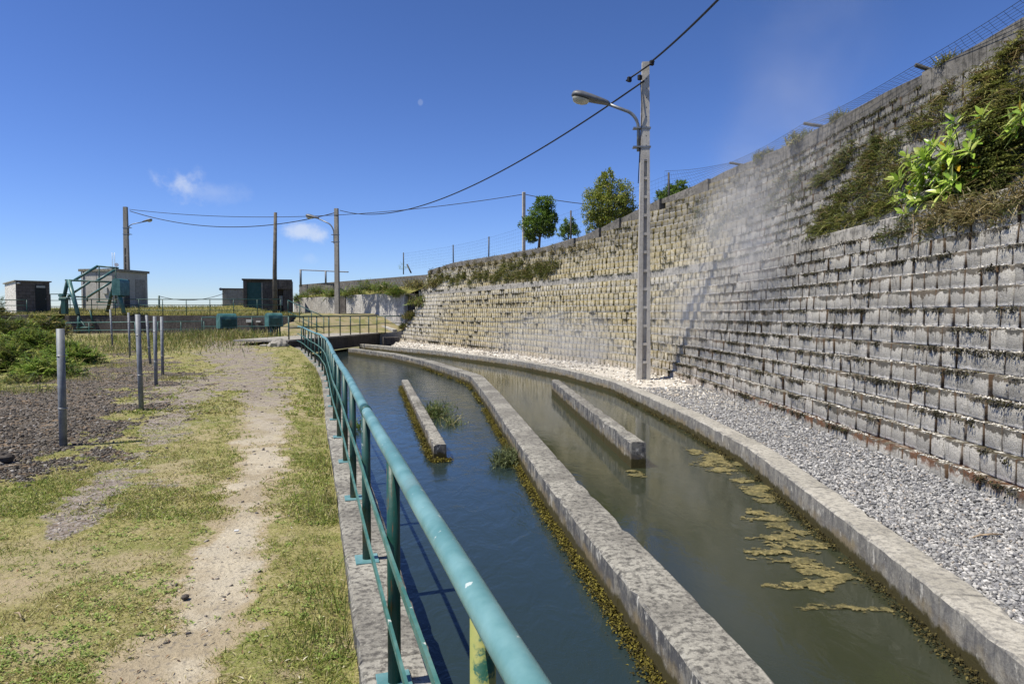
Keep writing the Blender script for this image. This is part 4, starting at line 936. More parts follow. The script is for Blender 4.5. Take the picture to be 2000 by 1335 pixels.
p = atY(1023,488,40); PT5 = atY(1024,375,40)
tag(MB().box((p.x,p.y,(PT5.z+4)/2), (.17,.17,PT5.z-4), .3, .015).build('concrete_pole', M['pole_conc']), 'slim concrete pole rising behind the block wall next to the leaning tree', 'pole')

def cable(label, A, B, sag, r, n=40, name='overhead_cable', m='cable', grp='overhead cables'):
    A, B = Vector(A), Vector(B); P = [A.lerp(B, t)-Vector((0,0,sag*4*t*(1-t))) for t in np.linspace(0,1,n)]
    return tag(MB().tube(P, r, 6).build(name, M[m]), label, 'cable', grp)
TB = pb_+Vector((-.06,-.13,T_.z-.5)); TB2 = pb_+Vector((.12,-.12,T_.z-.03))
cable('thick black cable sagging from the tall pale lamp post down to the next post', TB, PT2+Vector((.1,0,-.12)), 1.35, .022, 60)
cable('thick black cable leaving the tall pale lamp post upwards to the top of the picture', TB2, atY(1388,0,13.0)+(atY(1388,0,13.0)-TB2)*4.5+Vector((0,0,2.2)), .9, .024, 60)
cable('sagging cable between the two far lamp posts, lower of the pair', PT2+Vector((-.12,0,-.25)), PT3+Vector((.15,0,-.3)), 1.05, .028)
cable('thin cable from the slim pole behind the wall to the grey hut lamp post', PT5+Vector((0,0,-.12)), PT3+Vector((.12,0,-.18)), .9, .020, 60)
cable('thin cable running right from the slim pole into the big tree', PT5+Vector((0,0,-.12)), atY(1190,402,38), .10, .022)
cp = atY(311,600,46); tag(MB().tube([(cp.x,cp.y,cp.z-.5),(cp.x,cp.y,atY(311,577,46).z)], .06, 8).build('chain_post', M['teal']), 'short dark post holding the sagging rope on the terrace', 'post')
cable('rope slung from the short terrace post to the annex of the shuttered hut', atY(311,577,46)-Vector((0,0,.04)), atY(437,573,48), .36, .020, 24, 'rope', 'wire', 'ropes')

# ------------------------------------------------------------------ seven galvanised posts in the turf
GPOST = [(124,880,640,.046,'nearest and thickest galvanised post, standing in the dark gravel with the rock behind',0),
         (276,795,613,.040,'galvanised post at the right edge of the dark gravel, second nearest',.006),
         (305,753,617,.038,'galvanised post in turf just beyond the gravel, between the leaning post and the end one',.0),
         (318,735,618,.037,'rightmost galvanised post of the cluster, nearest the trail',.0),
         (294,712,615,.037,'galvanised post tilting left behind the three nearer ones',.02),
         (254,697,610,.036,'slim galvanised post farther back, below the teal gear hood of the hoist',.004),
         (220,677,604,.036,'farthest galvanised post, leaning before the dark terrace wall',.014)]
for i, (px, pyb, pyt, r, lab, lean) in enumerate(GPOST):
    Y = 1.56*FPX/(pyb-pyt); b_ = atY(px, pyb, Y); H = 1.56
    o = empty('steel_post', lab, 'post', 'galvanised posts beside the trail', b_)
    tp = Vector((-lean*H*3, 0, H)); MB().tube([(tp.x*-.1,0,-.2), tp], r, 14).build('tube', M['galv'], o)
    for q in (.35, .78):
        c_ = tp*q; MB().tube([c_-Vector((0,0,.007)), c_+Vector((0,0,.007))], r+.004, 14).tube([c_+Vector((r,0,0)), c_+Vector((r+.03,0,.006))], .006, 5).build('wire_band', M['galv_ring'], o)

# ------------------------------------------------------------------ wire fence along the top of the block wall
M['fpost'] = simple('dark_fence_post', (.05,.05,.045), (.10,.095,.085), .8, 10)
def top_pt(px, py, dz=0.):                           # a point on the crest whose picture column is px
    P = np.stack([*wxy(_s, top_off(_s)+.22).T, TOPZ(_s)], -1); a, b, d = project(P); e = np.abs(a-px)+(d < 1)*1e6; i = int(np.argmin(e)); return _s[i], Vector(P[i])
def mesh_panel(o, lo, hi, cell=.15, r=.0035):
    mb = MB(); n = int(max((lo[-1]-lo[0]).length, 1)/cell)
    def at_(L, t):
        x = t*(len(L)-1); i = min(int(x), len(L)-2); return L[i].lerp(L[i+1], x-i)
    rows = 6
    for q in range(rows+1):
        mb.tube([at_(lo,t).lerp(at_(hi,t), q/rows) for t in np.linspace(0,1,max(8,len(lo)*2))], r if q < rows else r*1.6, 4, False)
    for i in range(n+1):
        t = i/n; a, b = at_(lo,t), at_(hi,t); mb.tube([a, a.lerp(b,.5)+Vector((RNG.normal(0,.012),RNG.normal(0,.012),0)), b], r*.8, 3, False)
    return mb.build('wire_mesh', M['wire'], o)
fo = empty('wire_fence', 'wire mesh fence on brackets that lean out from the near wall crest', 'wire fence')
tips, feet = [], []
for bx, by, tx_, ty2 in ((2330,-40,2230,-80),(1830,133,1788,127),(1616,246,1570,241),(1455,321,1425,318)):
    s_, P0 = top_pt(bx, by); nv = Vector((np.interp(s_,WS,WN[:,0]), np.interp(s_,WS,WN[:,1]), 0)); P0 = P0+nv*.1
    d_ = project(np.array(P0))[2]; tip = atY(tx_, ty2, P0.y-.05) if bx < 2200 else P0-nv*.55+Vector((0,0,.2))
    MB().tube([P0-(tip-P0)*.25, tip], .035, 6).build('bracket', M['fpost'], fo); tips.append(tip); feet.append(s_)
s_l, P_l = top_pt(1300, 390); up_ = P_l+Vector((0,0,.98)); tips.append(up_); feet.append(s_l)
lo, hi = [], []
for i in range(len(feet)-1):
    for t in np.linspace(0,1,10,endpoint=False): lo.append(Vector((*wxy(feet[i]+(feet[i+1]-feet[i])*t, top_off(feet[i])+.1), float(TOPZ(feet[i]+(feet[i+1]-feet[i])*t))))); hi.append(tips[i].lerp(tips[i+1], t)-Vector((0,0,.06*math.sin(math.pi*t))))
lo.append(P_l); hi.append(up_); mesh_panel(fo, lo, hi, .15, .003)
fe = empty('wire_fence', 'wire mesh fence on upright dark posts along the far crest of the wall', 'wire fence')
lo, hi = [], []
for px, pyt in ((1306,337),(1115,411),(955,462),(885,478),(788,493)):
    if px > 830: s_, P0 = top_pt(px, 0)
    else: P0 = UA+un*-.1+Vector((0,0,4.25)); P0 = atY(788,527,46.3)
    T0 = atY(px, pyt, P0.y); MB().tube([P0-Vector((0,0,.3)), T0], .035, 6).build('post', M['fpost'], fe); lo.append(P0); hi.append(T0-Vector((0,0,.08)))
mesh_panel(fe, lo, hi, .19, .0019)
sb = atY(803,530,46.0); MB().tube([sb-Vector((0,0,.1)), atY(795,516,46.2)], .05, 6).build('strut', M['fpost'], fe)
# ------------------------------------------------------------------ leaves, blades, stones
def unit(v): return v/np.maximum(np.linalg.norm(v, axis=-1, keepdims=True), 1e-9)
def blades_geo(P, H, L, W, bend):
    """P base, H heading (unit, mostly up), L length, W width, bend sideways droop -> verts (n,5,3), tris"""
    n = len(P); side = unit(np.cross(H, RNG.normal(size=(n,3)))); out = unit(np.cross(side, H))
    mid = P+H*(L*.55)[:,None]+out*(bend*L*.15)[:,None]
    tip = P+H*(L*.95)[:,None]+out*(bend*L*.55)[:,None]-np.array([0,0,1])*(np.abs(bend)*L*.25)[:,None]
    w_ = (W*.5)[:,None]
    V = np.stack([P-side*w_, P+side*w_, mid-side*w_*.8, mid+side*w_*.8, tip], 1)
    F = np.array([[0,1,3],[0,3,2],[2,3,4]])[None]+(np.arange(n)*5)[:,None,None]
    return V.reshape(-1,3), F.reshape(-1,3), 5
def leaves_geo(P, H, U, L, W):
    """pointed leaf of four tris folded along the rib"""
    n = len(P); side = unit(np.cross(H, U)); up = np.cross(side, H)
    l, w_ = L[:,None], W[:,None]*.5
    V = np.stack([P, P+H*l*.45-side*w_+up*w_*.35, P+H*l*.5-up*l*.02, P+H*l*.45+side*w_+up*w_*.35, P+H*l-up*l*.10], 1)
    F = np.array([[0,2,1],[0,3,2],[1,2,4],[2,3,4]])[None]+(np.arange(n)*5)[:,None,None]
    return V.reshape(-1,3), F.reshape(-1,3), 5
def tints(n, pal, wts=None, var=.18):
    pal = np.array(pal); i = RNG.choice(len(pal), n, p=None if wts is None else np.array(wts)/np.sum(wts))
    return pal[i]*(1+RNG.normal(0, var, (n,1))).clip(.4,1.8)
def leafobj(name, parts, m, parent=None):
    Vs, Fs, Ts, o = [], [], [], 0
    for (V, F, k_), t in parts: Vs.append(V); Fs.append(F+o); Ts.append(np.repeat(t, k_, 0)); o += len(V)
    return np_mesh(name, np.concatenate(Vs), np.concatenate(Fs), m, parent, False, dict(tint=('POINT', np.concatenate(Ts))))
GREENS = [(.12,.17,.03),(.17,.21,.042),(.085,.125,.024),(.24,.24,.06)]
STRAW = [(.34,.29,.12),(.27,.23,.085),(.40,.35,.18)]
FERN = [(.17,.27,.04),(.23,.32,.055),(.11,.18,.028),(.30,.33,.085)]
DARKF = [(.06,.08,.018),(.085,.105,.024),(.12,.135,.034),(.11,.085,.038)]

# ---- short turf, longer tufts by the kerb and at the dark wall
def scatter_fan(n, y0, y1, xmax=None):
    y = 1/(1/y0-RNG.random(n)*(1/y0-1/y1)); x1 = edge_x(y)-.02; x0 = -(.84*y+1.9)
    return x0+(x1-x0)*RNG.random(n), y
def turf(n, y0, y1, hmin, hmax, per, wd):
    x, y = scatter_fan(n, y0, y1)
    tr_, t2_, g_, ba_, pa_ = ground_masks(x, y)
    dens = (1-np.clip(tr_*1.35-.12,0,1))*(1-np.clip(t2_*1.05,0,1))*(1-np.clip(g_*1.12,0,1))*(1-.72*ba_)*(1-pa_)*(.25+.75*sstep(.36,.56,fbm(x*3.1,y*3.1,61)))
    keep = RNG.random(n) < dens; x, y = x[keep], y[keep]; lush = fbm(x*.8, y*.8, 71)*.6+fbm(x*3.4, y*3.4, 72)*.4
    lush = lush+.16*sstep(1.0,.1,edge_x(y)-x)
    x = np.repeat(x, per)+RNG.normal(0,.022,len(x)*per); y = np.repeat(y, per)+RNG.normal(0,.022,len(y)*per); lush = np.repeat(lush, per); m_ = x < edge_x(y)-.01; x, y, lush = x[m_], y[m_], lush[m_]
    n_ = len(x); P = np.stack([x, y, zG(x, y)-.004], 1); H = unit(np.stack([RNG.normal(0,.75,n_), RNG.normal(0,.75,n_), np.full(n_,.62)], 1))
    L = (hmin+(hmax-hmin)*RNG.random(n_)**2)*(.6+.9*lush); W = wd*(.6+.8*RNG.random(n_))
    t = np.where((RNG.random(n_) < sstep(.30,.66,lush)*.85)[:,None], tints(n_, [(.24,.30,.06),(.31,.34,.085),(.17,.23,.04),(.36,.36,.11)]), tints(n_, [(.42,.38,.15),(.36,.33,.12),(.52,.47,.25),(.31,.26,.12)]))
    return blades_geo(P, H, L, W, RNG.normal(0,.9,n_)), t
gparts = [turf(44000, 1.6, 5.5, .016, .05, 7, .0042), turf(32000, 5.5, 11, .018, .055, 6, .007), turf(20000, 11, 32, .03, .09, 5, .016)]
tag(leafobj('short_turf', gparts, M['grass']), kind='stuff')
def tall(n, y0, y1, hmin, hmax, wd, near=.16, clump=None):
    if clump is None:
        y = y0+(y1-y0)*RNG.random(n); keep = fbm(y*1.9, y*0, 81) > .40; y = y[keep]; x = edge_x(y)-np.abs(RNG.normal(0, near, len(y)))-.012
    else:
        cx, cy, rx, ry = clump; x = cx+RNG.normal(0, rx, n); y = cy+RNG.normal(0, ry, n); q = x < edge_x(y)-.03; x, y = x[q], y[q]
    n_ = len(x); P = np.stack([x, y, zG(x,y)-.01], 1); H = unit(np.stack([RNG.normal(0,.33,n_), RNG.normal(0,.33,n_), np.ones(n_)], 1))
    return blades_geo(P, H, hmin+(hmax-hmin)*RNG.random(n_)**1.6, wd*(.6+.8*RNG.random(n_)), RNG.normal(0,.8,n_)), np.where((RNG.random(n_) < .55)[:,None], tints(n_, GREENS), tints(n_, STRAW))
tparts = [tall(1700, 2.0, 7, .05, .22, .0042), tall(2200, 6, 22, .05, .16, .008)]
bx = atY(430,660,35.0)
tparts += [tall(4200, 0, 0, .2, .75, .028, clump=(bx.x+.3,34.6,1.2,.9)), tall(3400, 0, 0, .15, .5, .025, clump=(bx.x-2.6,34.5,2.4,1.6)), tall(2600, 0, 0, .12, .42, .022, clump=(-14.6,29,1.9,2.6)), tall(1500, 0, 0, .1, .35, .02, clump=(-17.5,27,1.4,2.6))]
for px, py, rr, nn_ in ((110,745,.7,900),(220,720,.7,700),(40,770,.5,500),(350,745,.35,350)):
    p = at(px, py, -.03); tparts.append(tall(nn_, 0, 0, .06, .24, .008, clump=(p.x,p.y,rr,rr*.6)))
tag(leafobj('tall_grass', tparts, M['grass']), kind='stuff')
# broad-leaved weeds, clover rosettes and litter in the turf
x, y = scatter_fan(7600, 1.8, 10); a1, a2, g_, b_, p_ = ground_masks(x, y); kp = (RNG.random(len(x)) < (1-a1)*(1-g_)*1.*sstep(.35,.62,fbm(x*1.7,y*1.7,141))) & (x < edge_x(y)-.06); x, y = x[kp], y[kp]; per = 9
P = np.repeat(np.stack([x,y,zG(x,y)],1),per,0); n = len(P); P = P+RNG.normal(0,.012,(n,3))*np.array([1,1,0])+np.array([0,0,.006]); H = unit(np.stack([RNG.normal(0,1,n),RNG.normal(0,1,n),.25+.5*RNG.random(n)],1)); L = .011+.014*RNG.random(n)
t_ = tints(n,[(.20,.29,.055),(.27,.36,.08),(.15,.23,.045),(.36,.40,.14)])
x, y = scatter_fan(1500, 2.2, 9); n2_ = len(x); P2 = np.stack([x,y,zG(x,y)+.006],1); H2 = unit(np.stack([RNG.normal(0,1,n2_),RNG.normal(0,1,n2_),RNG.normal(.05,.12,n2_)],1))
tag(leafobj('turf_weeds', [(leaves_geo(P,H,np.tile([[0,0,1.]],(n,1)),L,L*.55),t_),(leaves_geo(P2,H2,np.tile([[0,0,1.]],(n2_,1)),.018+.03*RNG.random(n2_),.006+.006*RNG.random(n2_)),tints(n2_,[(.45,.38,.24),(.6,.55,.42),(.25,.15,.08),(.12,.08,.05)]))], M['grass']), kind='stuff')
# terrace grass (beyond the railing)
n = 26000; x = -13.6-RNG.random(n)*26; y = TY+.25+RNG.random(n)**1.4*11; P = np.stack([x,y,tzf(x,y)-.02],1); H = unit(np.stack([RNG.normal(0,.3,n),RNG.normal(0,.3,n),np.ones(n)],1))
tag(leafobj('terrace_grass', [(blades_geo(P,H,.08+.26*RNG.random(n)**2,.02*np.ones(n),RNG.normal(0,.7,n)), np.where((RNG.random(n)<.5)[:,None], tints(n,GREENS), tints(n,STRAW)))], M['grass']), kind='stuff')

# ---- stones
def ico1():
    import bmesh; bm = bmesh.new(); bmesh.ops.create_icosphere(bm, subdivisions=1, radius=1); V = np.array([v.co[:] for v in bm.verts]); F = np.array([[v.index for v in f.verts] for f in bm.faces]); bm.free(); return V, F
IV, IF = ico1()
def stones(name, P, size, pal, wts, flat=.6, kind='stuff'):
    n = len(P); k_ = len(IV); J = 1+RNG.normal(0,.24,(n,k_,1)); sc = np.stack([size*(.8+.7*RNG.random(n)), size*(.7+.4*RNG.random(n)), size*flat*(.6+.6*RNG.random(n))], 1)[:,None,:]
    q = RNG.normal(size=(n,4)); q /= np.linalg.norm(q,axis=1,keepdims=True); a, b, c_, d = q.T
    Rm = np.stack([1-2*(c_*c_+d*d),2*(b*c_-a*d),2*(b*d+a*c_),2*(b*c_+a*d),1-2*(b*b+d*d),2*(c_*d-a*b),2*(b*d-a*c_),2*(c_*d+a*b),1-2*(b*b+c_*c_)],-1).reshape(n,3,3)
    # mostly lying flat: keep the tilt moderate
    az = RNG.random(n)*6.283; Rz = np.zeros((n,3,3)); Rz[:,0,0]=np.cos(az); Rz[:,0,1]=-np.sin(az); Rz[:,1,0]=np.sin(az); Rz[:,1,1]=np.cos(az); Rz[:,2,2]=1
    up_ = RNG.random(n) < .45; Rm = np.where(up_[:,None,None], Rm, Rz)
    V = np.einsum('nij,nkj->nki', Rm, IV[None]*J*sc)+P[:,None,:]
    F = (IF[None]+(np.arange(n)*k_)[:,None,None]).reshape(-1,3)
    return tag(np_mesh(name, V.reshape(-1,3), F, M['stone'], None, False, dict(tint=('POINT', np.repeat(tints(n,pal,wts),k_,0)))), kind=kind)
def bed_points(n, y0, y1):
    out = []
    ca, cb = CURB_R[:,1], WBASE[:,1]
    i0 = RNG.integers(0, len(WBASE), n*4); y = 1/(1/y0-RNG.random(n)*(1/y0-1/y1))
    ka = CURB_R[CURB_R[:,1] < 19]; kb = WBASE[(WBASE[:,1] < 19.2)]
    xa = np.interp(y, ka[:,1], ka[:,0])+.14; xb = np.interp(y, kb[:,1], kb[:,0])+.06
    return xa+(xb-xa)*RNG.random(n), y
x, y = bed_points(34000, 3.0, 15.5)
gz = -.052+.03*(vnoise(x*2,y*2,4)-.5)+.012+RNG.random(len(x))*.016+.05*sstep(.5,.0,np.interp(y,WBASE[(WBASE[:,1]<19.2)][:,1],WBASE[(WBASE[:,1]<19.2)][:,0])-x)
sz = (.0085+.010*RNG.random(len(x))**1.5)*(1+.02*y)
stones('loose_gravel', np.stack([x,y,gz],1), sz, [(.29,.29,.285),(.20,.20,.205),(.46,.45,.43),(.125,.13,.14),(.40,.35,.29)], [5,4,4.5,1.6,.5])
# dark volcanic gravel on the left
n = 30000; y = 1/(1/6.0-RNG.random(n)*(1/6.0-1/22)); x = -(.05+.75*RNG.random(n))*y-.2
_, _, g_, _, _ = ground_masks(x, y); kp = (RNG.random(n) < g_*sstep(.28,.5,fbm(x*2.4,y*2.4,91)+.08)); x, y = x[kp], y[kp]
stones('cinder_gravel', np.stack([x,y,zG(x,y)+.004],1), (.009+.017*RNG.random(len(x))**2.4)*(1+.012*y), [(.048,.041,.033),(.08,.068,.054),(.13,.115,.095),(.32,.30,.27),(.12,.08,.048)], [5,4,2.5,.7,1.2])
n = 15000; y = 1/(1/2.6-RNG.random(n)*(1/2.6-1/26)); x = edge_x(y)-RNG.random(n)*(.75*y+.3)
a_, b_, g_, _, _ = ground_masks(x, y); kp = RNG.random(n) < np.clip(a_*.5*sstep(4,14,y)+.05*a_+b_*.4,0,1); x, y = x[kp], y[kp]
stones('path_grit', np.stack([x,y,zG(x,y)+.002],1), (.005+.010*RNG.random(len(x))**2.5)*(1+.10*y*.6), [(.16,.14,.125),(.34,.30,.26),(.08,.072,.068),(.44,.40,.35)], [4,4,3,2])

# ---- moss: along the ledges of the wall, along the waterline, at wall feet
def tuft_leaves(P, N, size, per, spread, pal, wts=None, hang=.5, wfac=.5):
    n = len(P)*per; P2 = np.repeat(P,per,0)+RNG.normal(0,1,(n,3))*np.repeat(spread,per)[:,None]*np.array([1,1,.55]); N2 = np.repeat(N,per,0)
    H = unit(N2*.9+RNG.normal(0,.65,(n,3))+np.array([0,0,-hang])); U = unit(RNG.normal(0,.5,(n,3))+np.array([0,0,1])+N2*.4); L = np.repeat(size,per)*(.5+RNG.random(n))
    return leaves_geo(P2,H,U,L,L*wfac), tints(n,pal,wts)
mp_ = []
for r in range(NLOW+NUP+1):
    if r < NLOW: z = Z0+(r+1)*ROW; off = r*SET
    elif r == NLOW: z = ZU; off = NLOW*SET-.01
    else: z = ZU+(r-NLOW)*ROW; off = NLOW*SET+.30+(r-NLOW-1)*SET
    s = np.sort(RNG.uniform(WS[0]+3, WS[-1]-1, 2600)); yy = np.interp(s, WS, WBASE[:,1])
    f = fbm(s*3.6, s*0+r*7.3, 101)*.72+fbm(s*.30, s*0+r*3.1, 103)*.48
    thr = np.where(yy < 12, .60, np.where(yy < 18, .575, .72))-.02*(r in (3,7,9,10))-(.05 if r == NLOW else 0)
    if r > NLOW: s_keep = ntop(s) > r-NLOW-1; f = np.where(s_keep, f, 0)
    s = s[f > thr]; 
    if not len(s): continue
    p = wxy(s, off-.004+RNG.random(len(s))*.03); N_ = -np.stack([np.interp(s,WS,WN[:,0]),np.interp(s,WS,WN[:,1]),s*0],1)
    P = np.stack([p[:,0],p[:,1],z-.004-np.abs(RNG.normal(0,.02,len(s)))],1)
    pal = [(.018,.017,.012),(.032,.030,.018),(.05,.045,.02),(.075,.07,.022)] if r < NLOW else [(.03,.032,.014),(.06,.06,.02),(.10,.10,.03),(.08,.06,.03)]
    mp_.append(tuft_leaves(P,N_,np.full(len(s),.022)*(1+.02*np.interp(s,WS,WBASE[:,1])),9,np.full(len(s),.026),pal,[4,4,2,.7],.8,.55))
tag(leafobj('ledge_moss', mp_, M['moss']), kind='stuff')
# pale crumbs of mortar and salt along the ledges
Pc, Sc = [], []
for r in range(NLOW):
    n = 1500; s = RNG.uniform(np.interp(2, WBASE[:,1], WS), np.interp(26, WBASE[:,1], WS), n)**1.0; f = fbm(s*1.1, s*0+r*5.1, 161); s = s[f > .44]
    p = wxy(s, r*SET+.015+RNG.random(len(s))**2*.085); Pc.append(np.stack([p[:,0], p[:,1], np.full(len(s), Z0+(r+1)*ROW+.002)], 1)); Sc.append(.006+.010*RNG.random(len(s))**2)
stones('mortar_crumbs', np.concatenate(Pc), np.concatenate(Sc), [(.62,.58,.50),(.72,.69,.62),(.48,.44,.37)], [3,2,2], .6)
# whitish rubble on the bed beyond the lamp post
n = 15000; i_ = RNG.random(n)*(nn-1); t_ = RNG.random(n); q = lambda Q: np.stack([np.interp(i_, np.arange(nn), Q[:,0]), np.interp(i_, np.arange(nn), Q[:,1])], 1)
p = q(A)*(1-t_)[:,None]+q(Bw)*t_[:,None]; kp = (p[:,1] > 13.5) & (RNG.random(n) < sstep(.36,.55,fbm(p[:,0]*1.8,p[:,1]*1.8,171))+.15); p = p[kp]
stones('white_rubble', np.stack([p[:,0],p[:,1],np.full(len(p),-.045)+.05*sstep(.75,1.,t_[kp])],1), (.012+.034*RNG.random(len(p))**2.5)*(1+.012*p[:,1]), [(.62,.58,.50),(.74,.70,.62),(.42,.37,.30),(.16,.145,.125)], [4,3,2,1.2])
def wall_foot_moss(C, side, hw, s0, s1, n, pal, size=.03, zz=WATER, thr=.35, per=7, up=.04):
    s = RNG.uniform(s0,s1,n); L_ = curve_len(C); f = fbm(s*1.7,s*0,111); s = s[f>thr]; Nn = normals2(C)
    nx_ = np.interp(s,L_,Nn[:,0])*side; ny_ = np.interp(s,L_,Nn[:,1])*side
    o = hw+np.abs(RNG.normal(0,.035,len(s)))
    P = np.stack([np.interp(s,L_,C[:,0])+nx_*o, np.interp(s,L_,C[:,1])+ny_*o, np.full(len(s),zz)+RNG.random(len(s))*up],1)
    return tuft_leaves(P,np.stack([nx_,ny_,s*0],1),np.full(len(s),size),per,np.full(len(s),.02),pal,None,.15,.6)
YM = [(.075,.062,.012),(.12,.10,.018),(.045,.038,.012),(.18,.155,.03)]
DL = curve_len(DIV); dy = lambda q: np.interp(q, DIV[:,1], DL)
mo = [wall_foot_moss(DIV,-1,.165,dy(1.5),dy(13.5),5200,YM,.017,WATER-.012,.26,7,.055), wall_foot_moss(DIV,-1,.165,dy(13),dy(24),900,YM,.03,WATER,.4,5,.05),
      wall_foot_moss(L1,1 if normals2(L1)[0][0]<0 else -1,.085,0,curve_len(L1)[-1],1300,YM,.022,WATER,.25,7,.07)]
n1 = normals2(L1)[0]; e0 = L1[0]; s_ = RNG.uniform(-.11,.13,240); P = np.stack([e0[0]+n1[0]*s_*1.0, e0[1]+n1[1]*s_-np.abs(RNG.normal(.01,.03,240)), np.full(240,WATER)+RNG.random(240)*.03],1)
mo.append(tuft_leaves(P,np.tile([[0,-1,0]],(240,1)),np.full(240,.02),6,np.full(240,.02),YM,None,.1,.6))
cr_l = curve_len(IN_R); ry_ = lambda q: np.interp(q, IN_R[:,1], cr_l)
mo.append(wall_foot_moss(IN_R,-1,.0,ry_(2),ry_(16),2400,[(.03,.027,.012),(.06,.05,.018),(.09,.075,.025)],.018,WATER,.35,5,.03))
tag(leafobj('waterline_moss', mo, M['moss']), kind='stuff')

# ---- floating algae on the right-hand channel: rafts of scum given as photo outlines laid on the water
k = NM('algae_scum', .5, .4); k.col(k.mix(k.ramp(k.noise(30,5,.7),.35,.65), (.085,.07,.018), (.30,.245,.10))); k.bump(k.noise(45,5,.7), 1., .02); M['algae'] = k.m
k.col(k.mix(k.ramp(k.noise(9,5,.7), .42, .62), k.mix(k.ramp(k.noise(30,5,.7),.35,.65), (.10,.085,.022), (.32,.265,.11)), k.mix(k.ramp(k.noise(34,5,.7),.35,.65), (.055,.05,.018), (.17,.15,.055))))
k.l(k.ramp(k.math('ADD', k.attr('depth'), k.math('MULTIPLY', k.math('SUBTRACT', k.noise(60,5,.7), .5), .9)), .02, .42), k.b.inputs['Alpha'])
ALG = [(1358,882,.12,.17),(1400,895,.22,.22),(1385,907,.2,.12),(1412,916,.24,.14),(1446,905,.12,.16),(1455,938,.16,.10),(1478,952,.20,.13),(1485,965,.16,.12),(1492,978,.15,.10),(1475,1000,.12,.05),(1506,1013,.26,.06),(1520,1028,.14,.07),(1550,1042,.18,.08),(1530,1050,.26,.07),(1570,1062,.30,.07),(1515,1077,.24,.055),(1575,1072,.20,.05),(1540,1095,.30,.045),(1590,1102,.30,.06),(1610,1118,.22,.06),(1565,1143,.30,.05),(1625,1133,.24,.05),(1600,1150,.14,.04),(1640,1185,.26,.035),(1700,1190,.20,.03),(1605,1187,.18,.025),(1235,921,.12,.05),(1245,928,.10,.07)]
gv = .009; xs = np.arange(.8, 2.95, gv); yss = np.arange(3.0, 11.0, gv*1.5); XX, YY = np.meshgrid(xs, yss)
fld = np.full(XX.shape, -9.); wob = (fbm(XX*7,YY*9,121,5)-.5)*2.2; wob2 = (fbm(XX*24,YY*34,122,4)-.5)*2.0
for px, py, rx, ry in ALG:
    p = at(px, py, WATER); fld = np.maximum(fld, 1-np.hypot((XX-p.x)/(rx*.85), (YY-p.y)/(ry*1.55)))
fld = fld*.9+wob*.85+wob2*.8+.10; ok = fld > .05; zz = WATER+.002+.012*np.clip(fld-.12,0,1)+.004*fbm(XX*40,YY*40,5,2)
inr = np.interp(YY, IN_R[:,1], IN_R[:,0]); ok &= XX < inr+.01
idx = -np.ones(XX.shape, int); q = ok[:-1,:-1]&ok[1:,:-1]&ok[:-1,1:]&ok[1:,1:]; use = np.zeros(XX.shape,bool); use[:-1,:-1]|=q; use[1:,:-1]|=q; use[:-1,1:]|=q; use[1:,1:]|=q
idx[use] = np.arange(use.sum()); F = np.stack([idx[:-1,:-1],idx[:-1,1:],idx[1:,1:],idx[1:,:-1]],-1)[q]
tag(np_mesh('floating_algae', np.stack([XX[use],YY[use],zz[use]],1), F, M['algae'], None, True, dict(depth=('POINT', (fld[use]-.05)*1.0))), kind='stuff')

# ---- fern fronds and bushes
def fronds(P, D, L, pal, wts=None, pairs=7, lw=.30, droop=.55):
    """arching fronds: pairs of leaflets along a rib"""
    n = len(P); D = unit(D); parts = []; t = tints(n, pal, wts); up = np.array([0,0,1.])
    side0 = unit(np.cross(D, up)+1e-6)
    for k_ in range(pairs):
        f = (k_+.6)/pairs; c_ = P+D*(L*f)[:,None]-up*(droop*L*f*f*.55)[:,None]
        tang = unit(D-up*(droop*f*1.1))
        for sg in (-1,1):
            H = unit(side0*sg+tang*.55-up*.25+RNG.normal(0,.12,(n,3))); ln = L*lw*(1.05-f)**.7*(.8+.4*RNG.random(n))
            parts.append((leaves_geo(c_,H,np.tile(up,(n,1)),ln,ln*.42), t*(1+RNG.normal(0,.08,(n,1)))))
    return parts
def clump(name, label, cat, C, rad, n, L, pal, m='leaf', wts=None, group=None, face=None, pairs=6, kind=None, squash=.6, grassy=0., lw=.3, droop=.55):
    """bush of fronds growing from a mound at C"""
    C = np.array(C); q = RNG.normal(0,1,(n,3)); q = unit(q)*RNG.random((n,1))**.5; q[:,2] = np.abs(q[:,2])
    rad = np.array(rad if np.ndim(rad) else (rad,rad,rad*squash)); P = C+q*rad*.8
    D = unit(q)*.9+RNG.normal(0,.4,(n,3))+np.array([0,0,.45])
    if face is not None: D = D+np.array(face)*.7
    parts = fronds(P, D, L*(.6+.7*RNG.random(n)), pal, wts, pairs, lw, droop)
    if grassy:
        g_ = int(n*grassy); q = RNG.normal(0,1,(g_,3)); q = unit(q)*RNG.random((g_,1))**.5; q[:,2] = np.abs(q[:,2])-.2; H = unit(RNG.normal(0,.4,(g_,3))+np.array([0,0,.7])+(np.array(face)*.5 if face is not None else 0))
        parts.append((blades_geo(C+q*rad, H, L*(.5+.8*RNG.random(g_)), np.full(g_, .012+.0006*abs(C[1])), RNG.normal(0,1.1,g_)), tints(g_, pal+STRAW[:2])))
    o = leafobj(name, parts, M[m]); return tag(o, label, cat, group, kind)

